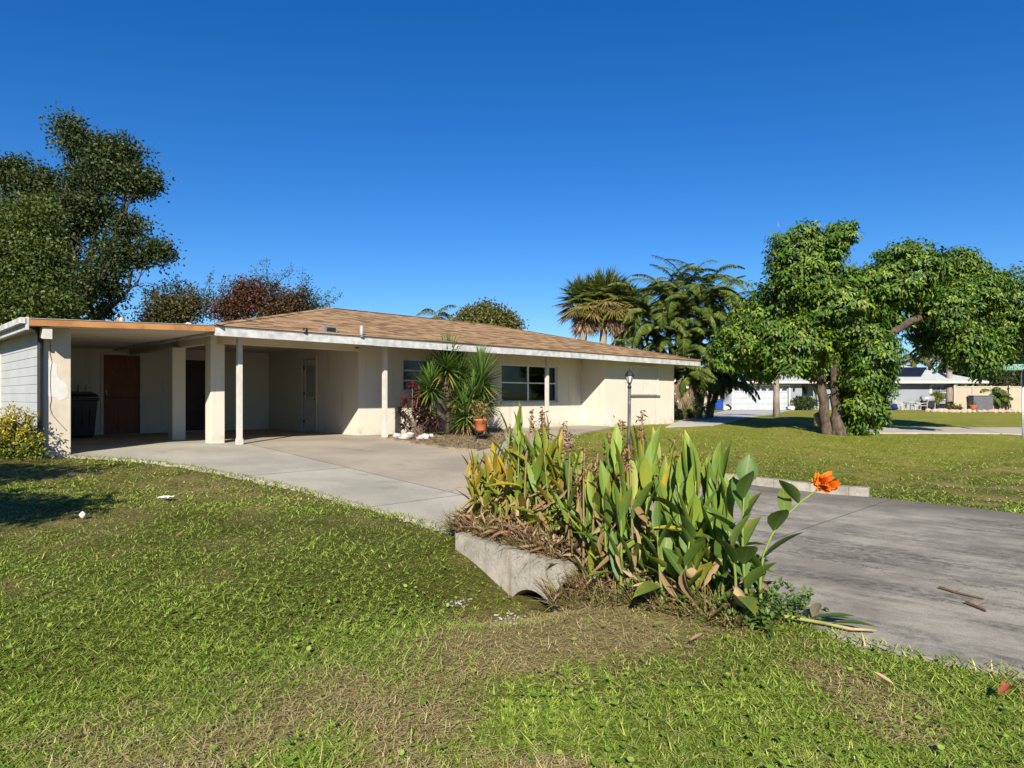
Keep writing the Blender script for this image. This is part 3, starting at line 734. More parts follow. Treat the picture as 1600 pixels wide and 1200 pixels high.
# ------------------------------------------------------------------ leaf templates
LEAF = np.array([(0, 0, 0), (.5, .42, .12), (0, 1, 0), (-.5, .42, .12), (0, .45, 0)]); LEAFF = [(0, 1, 2, 4), (0, 4, 2, 3)]
BLADE = np.array([(-.5, 0, 0), (.5, 0, 0), (.42, .5, 0), (-.42, .5, 0), (0, 1, 0)]); BLADEF = [(0, 1, 2, 3), (3, 2, 4)]
def strip(hw, fold=.3):
    T, U = [], []
    for y, w in hw:
        for x in (-1, 0, 1): T.append((x*w, y, abs(x)*w*fold)); U.append((x*w, y))
    Fs = []
    for i in range(len(hw)-1):
        a = i*3; Fs += [(a, a+1, a+4, a+3), (a+1, a+2, a+5, a+4)]
    return np.array(T), Fs, np.array(U)
CT_, CF_, CU_ = strip([(0, .05), (.1, .2), (.25, .42), (.45, .5), (.65, .44), (.83, .26), (.94, .09), (1, .005)], .45)
YT_, YF_, YU_ = strip([(0, .45), (.3, .5), (.65, .36), (1, .02)], .5)
DISC = np.array([(0, .5, 0)]+[(.5*math.sin(a), .5-.5*math.cos(a), .05) for a in np.arange(8)/8*2*math.pi]); DISCF = [(0, 1+i, 1+(i+1) % 8) for i in range(8)]
def pal(n, *cols, w=None):
    cols = np.array(cols); i = rng.choice(len(cols), n, p=w); j = rng.choice(len(cols), n, p=w); t = rng.random((n, 1))*.5
    return (cols[i]*(1-t)+cols[j]*t)*(.75+.5*rng.random((n, 1)))
def rdir(n): return nrm(rng.standard_normal((n, 3)))
UP = np.array([0, 0, 1.0])

# ------------------------------------------------------------------ trees
def blobpts(blobs, n, shell=.5, lumps=.28, seed=0):
    """points in a union of lumpy ellipsoids: (centre, radii); returns points and outward directions"""
    vol = np.array([b[1][0]*b[1][2]+.3*b[1][1]*b[1][2] for b in blobs]); vol /= vol.sum()
    P, O = [], []
    for b, v in zip(blobs, vol):
        k = max(4, int(n*v)); d = rdir(k)
        lr = 1+lumps*np.sin(d[:, 0]*5+b[0][0]*3)*np.sin(d[:, 2]*6+b[0][2]*2)+lumps*.8*np.sin(d[:, 1]*9+d[:, 2]*11+b[0][0])
        r = (shell+(1-shell)*rng.random(k)**.6)*lr
        P.append(np.array(b[0])+d*r[:, None]*np.array(b[1])); O.append(d)
    return np.concatenate(P), np.concatenate(O)
def pxblobs(Y, lst, dr=.8):
    out = []
    for q in lst:
        px, py, rx, ry = q[:4]; dy = q[4] if len(q) > 4 else 0
        yy = Y+dy; out.append((at(px, py, yy), (rx/F*yy, dr*(rx+ry)/2/F*yy, ry/F*yy)))
    return out
def branch(mb, a, b, r0, r1, n=6, wob=.12, sides=8):
    a, b = np.array(a), np.array(b); L = np.linalg.norm(b-a); pts = [a+(b-a)*t+(rng.standard_normal(3)*wob*L*.25*math.sin(t*math.pi)) for t in np.linspace(0, 1, n)]
    mb.tube(pts, np.linspace(r0, r1, n), sides); return pts
def fine_tree(name, label, cat, base, blobs, n, leaf, cols, w, trunk_r, mat='leaf', bk='bark_dark', group=None, twig=True, clump=.35, shell=.35, lumps=.28):
    t = thing(name, label, cat, base, group)
    tp, to = blobpts(blobs, max(30, n//26), shell, lumps)          # twig ends; leaves gather round them
    k = rng.integers(0, len(tp), n)
    P = tp[k]+rng.standard_normal((n, 3))*clump*np.array([1, 1, .7])
    D = nrm(to[k]*.6+rdir(n)+np.array([0, 0, -.1]))
    tint = (.8+.45*rng.random((len(tp), 1)))[k]
    C = pal(n, *cols, w=w)*tint
    mb = MB(); mb.inst(LEAF, LEAFF, P, D, rdir(n)+UP*.6, leaf*(.5+.3*rng.random(n)), leaf*(.8+.5*rng.random(n)), C)
    mb.build('crown', MT[mat], t)
    mb = MB(); base = np.array(base)
    cen = np.mean([b[0] for b in blobs], 0); fork = base+(cen-base)*.45
    branch(mb, base-[0, 0, .2], fork, trunk_r, trunk_r*.7, 7, .1, 12)
    for b in blobs:
        pts = branch(mb, fork, np.array(b[0]), trunk_r*.4, trunk_r*.12, 6, .25)
        if twig:
            for _ in range(5): branch(mb, pts[rng.integers(2, 6)], np.array(b[0])+rdir(1)[0]*np.array(b[1])*.8, trunk_r*.12, trunk_r*.03, 5, .3, 5)
    mb.build('trunk', MT[bk], t, True); return t
oakC = [(.026, .045, .010), (.040, .064, .014), (.062, .085, .022), (.095, .105, .045)]
Yo = 29.0
fine_tree('oak_tree', 'tall dark oak tree with a ragged leaning crown behind the carport', 'tree', (-19.5, Yo, 0),
    pxblobs(Yo, [(a, b, c*.78, d*.74) for a, b, c, d in [(105, 200, 22, 26), (130, 225, 42, 30), (180, 240, 48, 32), (150, 275, 60, 34), (205, 285, 38, 34), (232, 285, 22, 24), (60, 290, 55, 30), (20, 270, 40, 30), (130, 330, 66, 46), (70, 350, 70, 60), (205, 352, 30, 22), (190, 395, 52, 34), (245, 395, 28, 26), (160, 440, 38, 46), (60, 420, 66, 60), (155, 485, 22, 18), (40, 480, 70, 50), (-40, 380, 90, 130)]]),
    90000, .14, oakC, [.35, .35, .22, .08], .30, clump=.24)
fine_tree('bamboo_bush', 'lighter green bushy tree with fine leaves at the left edge behind the siding', 'tree', (-17.6, 24, 0),
    pxblobs(24, [(45, 345, 42, 40), (20, 400, 55, 55), (70, 420, 42, 45), (60, 475, 58, 40), (0, 460, 60, 60), (95, 480, 22, 30), (-60, 420, 60, 90)]),
    34000, .12, [(.075, .11, .018), (.05, .08, .014), (.12, .15, .03)], [.4, .4, .2], .16, clump=.22)
redC = [(.11, .03, .022), (.06, .035, .018), (.05, .072, .02), (.12, .08, .025)]
def vine_bush(label, Y, blobs, n, cols, w, sprigs):
    t = fine_tree('vine_covered_bush', label, 'bush', (*at(blobs[0][0], 600, Y)[:2], 0), pxblobs(Y, blobs, .7), n, .11, cols, w, .10, clump=.26, group=None, shell=.3, lumps=.4)
    P, D = [], []
    for px0, py0, px1, py1 in sprigs:
        mb = MB(); a, b = at(px0, py0, Y), at(px1, py1, Y)
        for _ in range(3):
            bb = b+rng.standard_normal(3)*.28; pts = branch(mb, a, bb, .018, .004, 6, .25, 4)
            for q in pts[1:]:
                for _ in range(9): P.append(q+rng.standard_normal(3)*.09); D.append(rng.standard_normal(3)+(bb-a))
        mb.build('sprig', MT['bark_dark'], t)
    n = len(P); m2 = MB(); m2.inst(LEAF, LEAFF, np.array(P), np.array(D), rdir(n), .045, .12, pal(n, (.05, .075, .025), (.07, .095, .04))); m2.build('sprig_leaves', MT['leaf'], t)
vine_bush('green and rust coloured bush above the orange carport fascia', 30, [(262, 478, 30, 26), (285, 490, 26, 24), (300, 475, 12, 22), (250, 500, 24, 16), (230, 500, 10, 10)], 9000, [(.06, .075, .018), (.09, .085, .022), (.12, .03, .025), (.05, .055, .018)], [.4, .25, .15, .2],
    [(250, 470, 228, 452), (240, 488, 218, 492), (280, 455, 284, 440), (322, 480, 330, 432), (322, 490, 310, 440), (326, 480, 345, 450), (335, 490, 355, 445), (330, 500, 322, 460)])
vine_bush('dark red vine covered bush directly left of the roof peak', 30, [(372, 475, 30, 26), (398, 465, 28, 22), (415, 480, 22, 26), (355, 490, 20, 22), (388, 450, 30, 10)], 10000, redC, [.5, .25, .1, .15],
    [(415, 450, 408, 420), (420, 450, 430, 428), (425, 455, 448, 440), (425, 460, 420, 430)])
vine_bush('brownish green vine bush with wispy shoots behind the roof slope', 30, [(458, 472, 24, 22), (438, 478, 18, 22), (475, 480, 14, 18), (445, 490, 30, 16)], 6000, [(.07, .05, .02), (.10, .03, .025), (.06, .07, .02)], [.35, .3, .35],
    [(470, 462, 476, 438), (475, 465, 490, 442), (482, 480, 505, 468), (485, 485, 515, 462), (490, 482, 498, 455)])
fine_tree('broadleaf_tree', 'olive green tree top showing over the middle of the roof', 'tree', (*at(765, 650, 40)[:2], 0),
    pxblobs(40, [(735, 498, 18, 12), (760, 488, 20, 12), (785, 498, 16, 12), (760, 503, 44, 14), (758, 480, 6, 6), (803, 506, 12, 8)]), 9000, .16, [(.12, .125, .03), (.08, .09, .022), (.17, .15, .05)], [.4, .4, .2], .2, clump=.25)

# big-leaved shade tree on the right lawn
def schefflera():
    base = gl(1300, 679); Y = base[1]
    t = thing('shade_tree', 'wide twin-trunked shade tree with big glossy leaves on the right lawn', 'tree', base)
    bl = [(1256, 385, 48, 27), (1294, 374, 20, 17), (1245, 420, 46, 36), (1270, 440, 60, 40), (1235, 480, 60, 40), (1205, 510, 52, 34), (1165, 525, 34, 26), (1150, 545, 30, 24), (1230, 540, 56, 40), (1190, 553, 34, 30, .5), (1194, 578, 15, 16, .5),
          (1300, 478, 62, 36), (1350, 452, 46, 32), (1410, 425, 52, 40), (1438, 420, 32, 32), (1365, 480, 50, 36), (1320, 510, 50, 30), (1295, 560, 40, 34, 1), (1424, 450, 44, 28), (1466, 478, 32, 30),
          (1518, 468, 36, 30), (1525, 405, 24, 18), (1560, 450, 40, 34), (1530, 399, 27, 20, 1.0), (1545, 425, 36, 24, 1.2), (1585, 432, 34, 28, 2.2), (1592, 470, 40, 50), (1525, 505, 50, 38), (1575, 510, 50, 44), (1512, 532, 30, 28), (1538, 552, 32, 28), (1625, 500, 50, 60), (1660, 470, 60, 60),
          (1345, 550, 34, 30), (1352, 585, 32, 24, -.6), (1372, 600, 22, 22, -.4), (1350, 630, 30, 28, -.3), (1338, 655, 18, 20, 0), (1362, 640, 20, 22, .2), (1320, 600, 14, 40, .6)]
    blobs = pxblobs(Y, bl, .95)
    for i, b in enumerate(blobs):
        b[0][1] += (0 if len(bl[i]) > 4 else rng.uniform(-1.2, 1.2)*(1.0 if bl[i][1] < 560 else .3))+(2.2 if bl[i][0] > 1555 else 1.0 if bl[i][0] > 1500 else 0)
    n = 26000
    P, O = blobpts(blobs, n, .62, .30); n = len(P)
    O = nrm(O+UP*.35+rdir(n)*.35)
    T1 = nrm(np.cross(O, rdir(n))); T2 = np.cross(O, T1)
    col = pal(n, (.062, .135, .012), (.032, .078, .009), (.135, .21, .017), (.21, .23, .028), (.18, .14, .03), w=[.36, .30, .27, .06, .01])*(.7+.5*rng.random((n, 1)))
    mb = MB()
    for j in range(6):
        a = j/6*2*math.pi+rng.random(n)*.5
        d = nrm(T1*np.cos(a)[:, None]*.8+T2*np.sin(a)[:, None]*.8+O*.4-UP*(.45+.9*rng.random((n, 1))))
        mb.inst(LEAF, LEAFF, P+d*.05+rng.standard_normal((n, 3))*.05, d, O+rdir(n)*.5+UP*.3, .082*(.8+.4*rng.random(n)), .175*(.75+.5*rng.random(n)), col*(.8+.4*rng.random((n, 1))), B=-.15)
    mb.build('crown', MT['leafdense'], t)
    mb = MB()
    def limb(pts, r): 
        w = [at(p[0], p[1], Y+p[2]) for p in pts]; P = []
        for i in range(len(w)-1):
            for q in np.linspace(0, 1, 5, endpoint=False): P.append(w[i]*(1-q)+w[i+1]*q+rng.standard_normal(3)*.025)
        P.append(w[-1]); mb.tube(P, np.interp(np.linspace(0, 1, len(P)), np.linspace(0, 1, len(r)), r), 14)
    limb([(1311, 686, -.1), (1308, 660, 0), (1306, 620, .05), (1306, 575, .1), (1300, 545, .1), (1330, 500, 0), (1350, 460, 0)], [.26, .19, .17, .16, .16, .13, .1])
    limb([(1292, 684, .1), (1291, 660, .15), (1287, 620, .2), (1281, 585, .25), (1270, 545, .2), (1250, 490, .1), (1262, 420, 0)], [.21, .17, .16, .16, .15, .12, .07])
    limb([(1304, 560, .1), (1340, 535, 0), (1395, 520, -.3), (1418, 505, -.4), (1450, 490, -.1), (1520, 492, 1.2), (1580, 482, 2.4)], [.18, .15, .13, .12, .12, .1, .05])
    limb([(1281, 585, .2), (1245, 550, .1), (1200, 530, 0), (1160, 540, 0)], [.14, .12, .09, .04])
    limb([(1310, 690, -.3), (1311, 680, -.25), (1308, 660, -.1)], [.15, .1, .06])
    limb([(1326, 688, -.2), (1320, 680, -.1), (1312, 655, .0)], [.14, .1, .06])
    mb.build('trunk', MT['bark_shade'], t, True)
    mb = MB(); limb([(1279, 668, .6), (1281, 655, .6), (1279, 648, .6)], [.16, .2, .12]); mb.build('stump', MT['bark_light'], t, True)
schefflera()
fine_tree('shade_tree', 'leafy tree out of frame at left whose shadow falls on the front lawn', 'tree', (-9.6, 1.2, -.6),
    [((-6.7, 2.5, 2.75), (1.35, .6, .36)), ((-5.7, 2.7, 2.65), (.5, .35, .2)), ((-8.2, 3.0, 4.02), (1.45, .6, .28)), ((-9.8, 2.0, 3.5), (1.2, .9, .5)), ((-10.4, 1.4, 3.2), (1.3, 1.0, .7)), ((-8.8, 2.0, 2.7), (1.0, .6, .4))], 22000, .13, oakC, [.3, .4, .2, .1], .2, clump=.2)

# ------------------------------------------------------------------ palms
def frond(mb, st, p0, az, el, L, droop, nl, ll, cols, w, lw=.035, twist=.0, hang=.5, rach=.02):
    """pinnate frond: arching rachis with leaflets on both sides"""
    t = np.linspace(0, 1, 12); h = np.array([math.cos(az), math.sin(az), 0])
    ang = el-droop*t**1.3; step = L/11
    pts = [np.array(p0)]
    for i in range(1, 12): pts.append(pts[-1]+step*(h*math.cos(ang[i])+UP*math.sin(ang[i])))
    pts = np.array(pts); st.tube(pts, np.linspace(rach, rach*.25, 12), 5, np.array([.16, .19, .05]))
    tt = np.repeat(np.linspace(.14, 1, nl), 2); sd = np.tile([1, -1], nl)
    q = np.stack([np.interp(tt*11, np.arange(12), pts[:, k]) for k in range(3)], 1)
    tg = np.gradient(pts, axis=0); tg = nrm(np.stack([np.interp(tt*11, np.arange(12), tg[:, k]) for k in range(3)], 1))
    side = np.cross(h, UP)*1.0
    d = nrm(sd[:, None]*side*.9+tg*.55-UP*hang+rng.standard_normal((2*nl, 3))*.09)
    prof = ll*np.sin(np.clip(tt, .05, 1)*math.pi*.88+.25)**.7
    C = pal(2*nl, *cols, w=w)
    mb.inst(BLADE, BLADEF, q, d, UP+tg*.2, lw, np.maximum(prof, .08), C, B=-.18)
def palm_crown(mb, st, p, n, L, ll, cols, w, els=(1.35, -.2), nl=42, lw=.04, hang=.45, droop=1.3):
    for k in range(n):
        f = k/max(n-1, 1); el = els[0]+(els[1]-els[0])*f
        frond(mb, st, p, k*2.399+rng.random()*.6, el, L*(.85+.3*rng.random()), droop*(.7+.6*rng.random()), nl, ll, cols, w, lw, hang=hang)
areC = [(.06, .105, .02), (.11, .165, .032), (.19, .23, .045), (.24, .19, .05)]
def areca():
    Y = 33.0; base = np.array([*at(1080, 650, Y)[:2], float(zd(8.5, Y))])
    t = thing('palm_clump', 'tall clump of dark feathery palms behind the right end of the house', 'palm', base)
    st, mb, tr = MB(), MB(), MB()
    for px, py, dy, L in [(1010, 482, 0, 2.4), (1040, 468, .6, 2.3), (1075, 460, 0, 2.4), (1105, 462, -.6, 2.4), (1128, 480, 0, 2.3), (1145, 500, .5, 2.2), (1060, 490, -1.2, 2.4), (1095, 500, -1.5, 2.4), (1025, 510, -1, 2.2), (1120, 535, -1.4, 2.0), (1070, 545, -1.8, 2.0), (1000, 530, -.3, 2.0), (1110, 575, -1.8, 1.7), (1085, 590, -2, 1.6), (1140, 560, -.7, 1.7), (995, 500, .3, 2.0), (1058, 455, .9, 2.1), (1090, 472, .4, 2.2), (1118, 500, -.2, 2.1), (1045, 530, -.8, 2.0), (1085, 520, -1, 2.0), (1010, 565, -1, 1.8), (1055, 580, -1.6, 1.8), (1130, 600, -1.5, 1.5)]:
        p = at(px, py, Y+dy); b0 = base+np.array([(p[0]-base[0])*.35+rng.uniform(-.4, .4), dy*.4+rng.uniform(-.3, .3), -.1])
        pts = [b0+(p-b0)*q+np.array([0, 0, .0])+np.array([(p-b0)[0], (p-b0)[1], 0])*.18*(q*q-q) for q in np.linspace(0, 1, 8)]
        tr.tube(pts, np.linspace(.085, .055, 8), 8, np.array([.22, .21, .10]))
        palm_crown(mb, st, p, 15, L*1.12, .44, areC, [.42, .36, .15, .07], (1.55, .05), 54, .05, .28, 1.75)
    # dead hanging fronds near the ground
    for k in range(16):
        p = at(1062+rng.uniform(-6, 20), 600+rng.uniform(-15, 15), Y-2+rng.uniform(-.4, .4)); frond(mb, st, p, rng.uniform(3.6, 5.8), rng.uniform(-.7, -.2), 1.5, .7, 26, .4, [(.22, .15, .10), (.30, .22, .15), (.16, .10, .07)], None, .03, hang=1.0)
    for k in range(14):
        p = at(1100+rng.uniform(-25, 50), 585+rng.uniform(-25, 20), Y-1.5+rng.uniform(-.8, .8)); frond(mb, st, p, rng.uniform(-2.4, .3), rng.uniform(-.2, .5), 1.7, 1.5, 30, .5, areC, [.4, .3, .2, .1], .045, hang=.7)
    for k in range(22):
        p = at(1060+rng.uniform(-4, 30), 650+rng.uniform(-6, 0), Y-2.2); frond(mb, st, p, rng.uniform(0, 6.28), rng.uniform(.6, 1.3), 1.1, 1.2, 18, .4, areC, [.4, .4, .2, 0], .04)
    mb.build('fronds', MT['leafgloss'], t); st.build('frond_stalks', MT['stem'], t, True); tr.build('trunk', MT['stem'], t, True)
areca()
FAN = None
def fan_palm(name, label, Y, heads, group=None):
    px, py = heads[0][:2]; base = np.array([*at(px, 640, Y)[:2], 0.0])
    t = thing(name, label, 'palm', base, group); mb, dd, tr, st = MB(), MB(), MB(), MB()
    for (px, py, R, pb) in heads:
        p = at(px, py, Y); b0 = np.array([at(pb, 640, Y)[0], Y, -.1])
        tr.tube([b0+(p-b0)*q for q in np.linspace(0, 1, 8)], np.linspace(.2, .17, 8), 12)
        for k in range(48):
            f = k/47; el = 1.4-1.9*f; az = k*2.399
            d = np.array([math.cos(az)*math.cos(el), math.sin(az)*math.cos(el), math.sin(el)])
            pet = R*.55; c = p+d*pet; st.tube([p, c], [.02, .012], 4, np.array([.2, .22, .07]))
            nb = 26; sp = np.linspace(-1.9, 1.9, nb); s1 = nrm(np.cross(d, UP)); s2 = np.cross(s1, d)
            bd = d[None]*np.cos(sp)[:, None]+s1[None]*np.sin(sp)[:, None]-UP*(.25+.3*f)*(.6+.4*rng.random((nb, 1)))+s2*.15
            cols = [(.12, .15, .028), (.085, .12, .022), (.17, .19, .04)] if f < .6 else [(.20, .18, .035), (.26, .20, .05), (.12, .12, .03), (.25, .17, .09)]
            mb.inst(BLADE, BLADEF, np.tile(c, (nb, 1)), bd, d+UP*.5, .075, R*.62*(.8+.3*rng.random(nb)), pal(nb, *cols), B=-.22)
        for k in range(60):                                   # dead thatch skirt
            az = rng.random()*6.28; d = np.array([math.cos(az)*.5, math.sin(az)*.5, -1])
            q = p+np.array([math.cos(az)*.25, math.sin(az)*.25, -.15-rng.random()*.9])
            nb = 9; bd = d+rng.standard_normal((nb, 3))*.22
            dd.inst(BLADE, BLADEF, np.tile(q, (nb, 1)), bd, rdir(nb), .07, .75*(.6+.6*rng.random(nb)), pal(nb, (.33, .22, .14), (.26, .17, .11), (.40, .29, .19)), B=.1)
    mb.build('fronds', MT['leaf'], t); st.build('frond_stalks', MT['stem'], t); dd.build('dead_fronds', MT['fronddead'], t); tr.build('trunk', MT['bark_palm'], t, True)
fan_palm('cabbage_palm', 'stout cabbage palms with fan leaves and brown dead skirts behind the roof', 33.5, [(914, 478, 1.5, 905), (946, 472, 1.6, 935), (972, 482, 1.35, 968)])
def small_palm(name, label, p, h, n, L, ll, cols=areC, w=[.4, .4, .15, .05], r=.05, lean=(0, 0), group=None, lw=.04, droop=1.4, mat='bark_palm'):
    t = thing(name, label, 'palm', p, group); mb, st, tr = MB(), MB(), MB(); p = np.array(p)
    top = p+[lean[0], lean[1], h]
    tr.tube([p-[0, 0, .1], p+[lean[0]*.2, lean[1]*.2, h*.35], p+[lean[0]*.6, lean[1]*.6, h*.7], top], [r*1.25, r, r*.9, r*.8], 12)
    palm_crown(mb, st, top, n, L, ll, cols, w, (1.3, -.4), 30, lw, .5, droop)
    mb.build('fronds', MT['leaf'], t); st.build('frond_stalks', MT['stem'], t); tr.build('trunk', MT[mat], t, True); return t
p = at(684, 492, 42); small_palm('feather_palm', 'small palm top just visible above the roof ridge', (p[0], p[1], 0), p[2]-.1, 12, 1.5, .5, [(.11, .13, .03), (.16, .16, .04)], None, .1)
# slim palm trunks in front of the grey house
p = gl(1213, 651); small_palm('slender_palm', 'slim grey palm trunk in front of the white garage door', p, 4.3, 12, 1.6, .5, r=.15, w=[.4, .4, .15, .05])
p = gl(1483, 640); small_palm('stout_palm', 'thick grey palm trunk standing beside the arched window', p, 4.6, 9, 1.3, .45, r=.27)

# ------------------------------------------------------------------ neighbour's house and yard
NY = 61.0; NZ = -.2
def nx_(px, Y=NY): return (px-CX)/F*Y
def nz_(py, Y=NY): return EYE+(HY-py)/F*Y
NH = thing('grey_house', 'grey neighbouring house with pale shingle roof, white garage door and black solar panels', 'house', (nx_(1300), NY, NZ))
mb = MB()
GD = (nx_(1146), nx_(1232), NZ, nz_(603.5))
f1 = lambda a, d, z: np.array([a, NY+d, z]); f2 = lambda a, d, z: np.array([a, NY+1.2+d, z])
ze = nz_(598)
wallpanel(mb, f1, nx_(1130), nx_(1253), NZ-.2, ze, .2, [GD])
YW = NY+1.2
AW = (nx_(1455, YW), nx_(1484, YW), nz_(625, YW), nz_(600.5, YW))
wallpanel(mb, f2, nx_(1253, YW), nx_(1491, YW), NZ-.2, ze, .2, [AW])
mb.box(nx_(1130), nx_(1130)+.2, NY+.201, NY+10, NZ-.2, ze); mb.box(nx_(1491, YW)-.2, nx_(1491, YW), YW+.201, NY+10, NZ-.2, ze)
mb.box(nx_(1253)-.2, nx_(1253), NY+.201, NY+1.199, NZ-.2, ze); mb.box(nx_(1130)+.201, nx_(1491, YW)-.201, NY+9.8, NY+10, NZ-.2, ze)
mb.build('wall', MT['greywall'], NH)
def hip(mb, x0, x1, y0, y1, z, rz, inset, th=.18):
    a, b, c, d = [np.array(q, float) for q in ((x0, y0, z), (x1, y0, z), (x1, y1, z), (x0, y1, z))]
    ym = (y0+y1)/2; e, g = np.array([x0+inset, ym, rz]), np.array([x1-inset, ym, rz]); w = x1-x0; s = math.hypot(ym-y0, rz-z)
    mb.add([a, b, g, e], [(0, 1, 2, 3)], None, [(0, 0), (w, 0), (w-inset, s), (inset, s)]); mb.add([b, c, g], [(0, 1, 2)], None, [(0, 0), (y1-y0, 0), ((y1-y0)/2, s)])
    mb.add([c, d, e, g], [(0, 1, 2, 3)], None, [(0, 0), (w, 0), (w-inset, s), (inset, s)]); mb.add([d, a, e], [(0, 1, 2)], None, [(0, 0), (y1-y0, 0), ((y1-y0)/2, s)])
mb = MB()
R1 = (nx_(1122, 60.3), nx_(1284, 60.3), 60.3, 72.0, ze+.12, nz_(571.5, 66)); R2_ = (nx_(1268, 61.3), nx_(1545, 61.3), 61.3, 73.5, ze+.14, nz_(561.5, 67.4))
hip(mb, R1[0], R1[1], R1[2], R1[3], R1[4], R1[5], 4.3); hip(mb, R2_[0], R2_[1], R2_[2], R2_[3], R2_[4], R2_[5], 7.4)
nroof = mb.build('roof', MT['greyshingle'], NH)
mb = MB()
for R in (R1, R2_):
    mb.box(R[0], R[1], R[2]-.03, R[2], R[4]-.15, R[4]+.01); mb.box(R[0]+.02, R[1]-.02, R[2]+.001, R[3]-.02, R[4]-.2, R[4]-.17)
    mb.box(R[1]-.03, R[1], R[2]+.001, R[3], R[4]-.22, R[4]+.01); mb.box(R[0], R[0]+.03, R[2]+.001, R[3], R[4]-.22, R[4]+.01)
mb.build('fascia', MT['white'], NH)
def panel_on(R, pts):
    mb = MB(); ym = (R[2]+R[3])/2; sl = (R[5]-R[4])/(ym-R[2]); V = []
    for dz in (.03, .10):
        for px, py in pts:
            Y = (R[4]-R[2]*sl-EYE)/((HY-py)/F-sl)
            V.append(((px-CX)/F*Y, Y, R[4]+(Y-R[2])*sl+dz))
    mb.hexa(V); mb.build('solar_panel', MT['solar'], nroof)
panel_on(R1, [(1165, 595.5), (1196, 595.5), (1209, 582), (1179, 582)])
panel_on(R2_, [(1385, 589), (1439, 589), (1448, 575.5), (1398, 575.5)]); panel_on(R2_, [(1362, 589), (1383.5, 589), (1416, 565.5), (1392, 565.5)])
mb = MB(); x0, x1, z0, z1 = GD; rows = 4
for r in range(rows):
    for c in range(8):
        a = x0+.03+(x1-x0-.06)*c/8; b = x0+.03+(x1-x0-.06)*(c+1)/8; lo = z0+.02+(z1-z0-.04)*r/rows; hi = z0+.02+(z1-z0-.04)*(r+1)/rows
        mb.box(a+.0, b, .1, .13, lo, hi-.012, f1); mb.box(a+.06, b-.06, .085, .0999, lo+.07, hi-.08, f1)
gdo = mb.build('garage_door', M('garage_door_white', (.38, .40, .43), .6), NH)
mb = MB()
for c in range(8):
    xm = x0+.03+(x1-x0-.06)*(c+.5)/8; zt = z1-.30; hw = (x1-x0)/8*.36; sg = -1 if c % 4 < 2 else 1
    pts = [(xm-hw, zt-.10), (xm+hw, zt-.10), (xm+hw, zt+(.12 if c % 2 else .02)), (xm, zt+.13), (xm-hw, zt+(.02 if c % 2 else .12))]
    V = [f1(a, .078, z) for a, z in pts]+[f1(a, .084, z) for a, z in pts]; mb.add(V, [(0, 1, 2, 3, 4), (9, 8, 7, 6, 5)]+[(i, (i+1) % 5, 5+(i+1) % 5, 5+i) for i in range(5)])
mb.build('garage_window', MT['black'], gdo)
mb = MB()
for A0, A1, Z0, Z1 in ((x0-.16, x0, z0, z1+.14), (x1, x1+.16, z0, z1+.14), (x0, x1, z1, z1+.14)): mb.box(A0, A1, -.04, .08, Z0, Z1, f1)
mb.build('garage_frame', MT['white'], gdo)
mb = MB(); a0, a1, z0, z1 = AW; am = (a0+a1)/2; hw = (a1-a0)/2
for A0, A1, Z0, Z1 in ((a0-.2, a0+.05, z0, z1-.25), (a1-.05, a1+.2, z0, z1-.25), (a0+.05, a1-.05, z0, z0+.06), (a0+.05, a1-.05, z0+.62, z0+.70)): mb.box(A0, A1, -.06, .05, Z0, Z1, f2)
for k in range(1, 4): x = a0+(a1-a0)*k/4; mb.box(x-.015, x+.015, -.02, .03, z0+.71, z1-.1, f2)
ar = np.linspace(0, math.pi, 13)
for q, r in zip(ar[:-1], ar[1:]):
    I = lambda t, k, kz: (am+(hw+k)*math.cos(t), z1-.25+(.22+kz)*math.sin(t))
    p1, p2, p3, p4 = I(q, -.05, -.02), I(q, .2, .2), I(r, .2, .2), I(r, -.05, -.02)
    mb.hexa([f2(p1[0], -.06, p1[1]), f2(p2[0], -.06, p2[1]), f2(p3[0], -.06, p3[1]), f2(p4[0], -.06, p4[1]), f2(p1[0], .05, p1[1]), f2(p2[0], .05, p2[1]), f2(p3[0], .05, p3[1]), f2(p4[0], .05, p4[1])])
nw = mb.build('window', MT['white'], NH)
mb = MB(); mb.box(a0, a1, .06, .07, z0, z1, f2); mb.build('pane', M('grey_glass', (.10, .13, .18), .15, (.14, .17, .22), 2, 0, 9, .001, .6), nw)
for px in (1138, 1240):
    mb = MB(); b0 = f1(nx_(px), -.02, nz_(609)); mb.lathe([(.02, .2), (.09, .16), (.07, -.1), (.02, -.14)], b0-[0, .1, 0], 10); mb.box(b0[0]-.04, b0[0]+.04, NY-.1, NY, b0[2]+.0, b0[2]+.1); mb.build('wall_lantern', MT['black'], NH)
# fences
def vinyl_fence(label, x0, x1, Y, z0, z1, pans):
    t = thing('vinyl_fence', label, 'fence', ((x0+x1)/2, Y, z0)); mb = MB(); ps = MB()
    for i in range(pans):
        a = x0+(x1-x0)*i/pans; b = x0+(x1-x0)*(i+1)/pans
        n = 12
        for k in range(n): mb.box(a+.07+(b-a-.14)*k/n, a+.07+(b-a-.14)*(k+1)/n-.008, Y, Y+.03, z0, z1-.1)
        mb.box(a+.065, b-.065, Y-.03, Y+.06, z1-.1, z1); mb.box(a+.065, b-.065, Y-.03, Y+.06, z0, z0+.15)
        MB().box(a-.065, a+.065, Y-.05, Y+.08, z0-.1, z1+.06).build('fence_post', MT['beige'], t)
    MB().box(x1-.065, x1+.065, Y-.05, Y+.08, z0-.1, z1+.06).build('fence_post', MT['beige'], t)
    mb.build('panel', MT['beige'], t); return t
ft = vinyl_fence('long beige vinyl fence with a gate right of the grey house', nx_(1491, 59.5), nx_(1720, 59.5), 59.5, NZ, nz_(603.5, 59.5), 8)
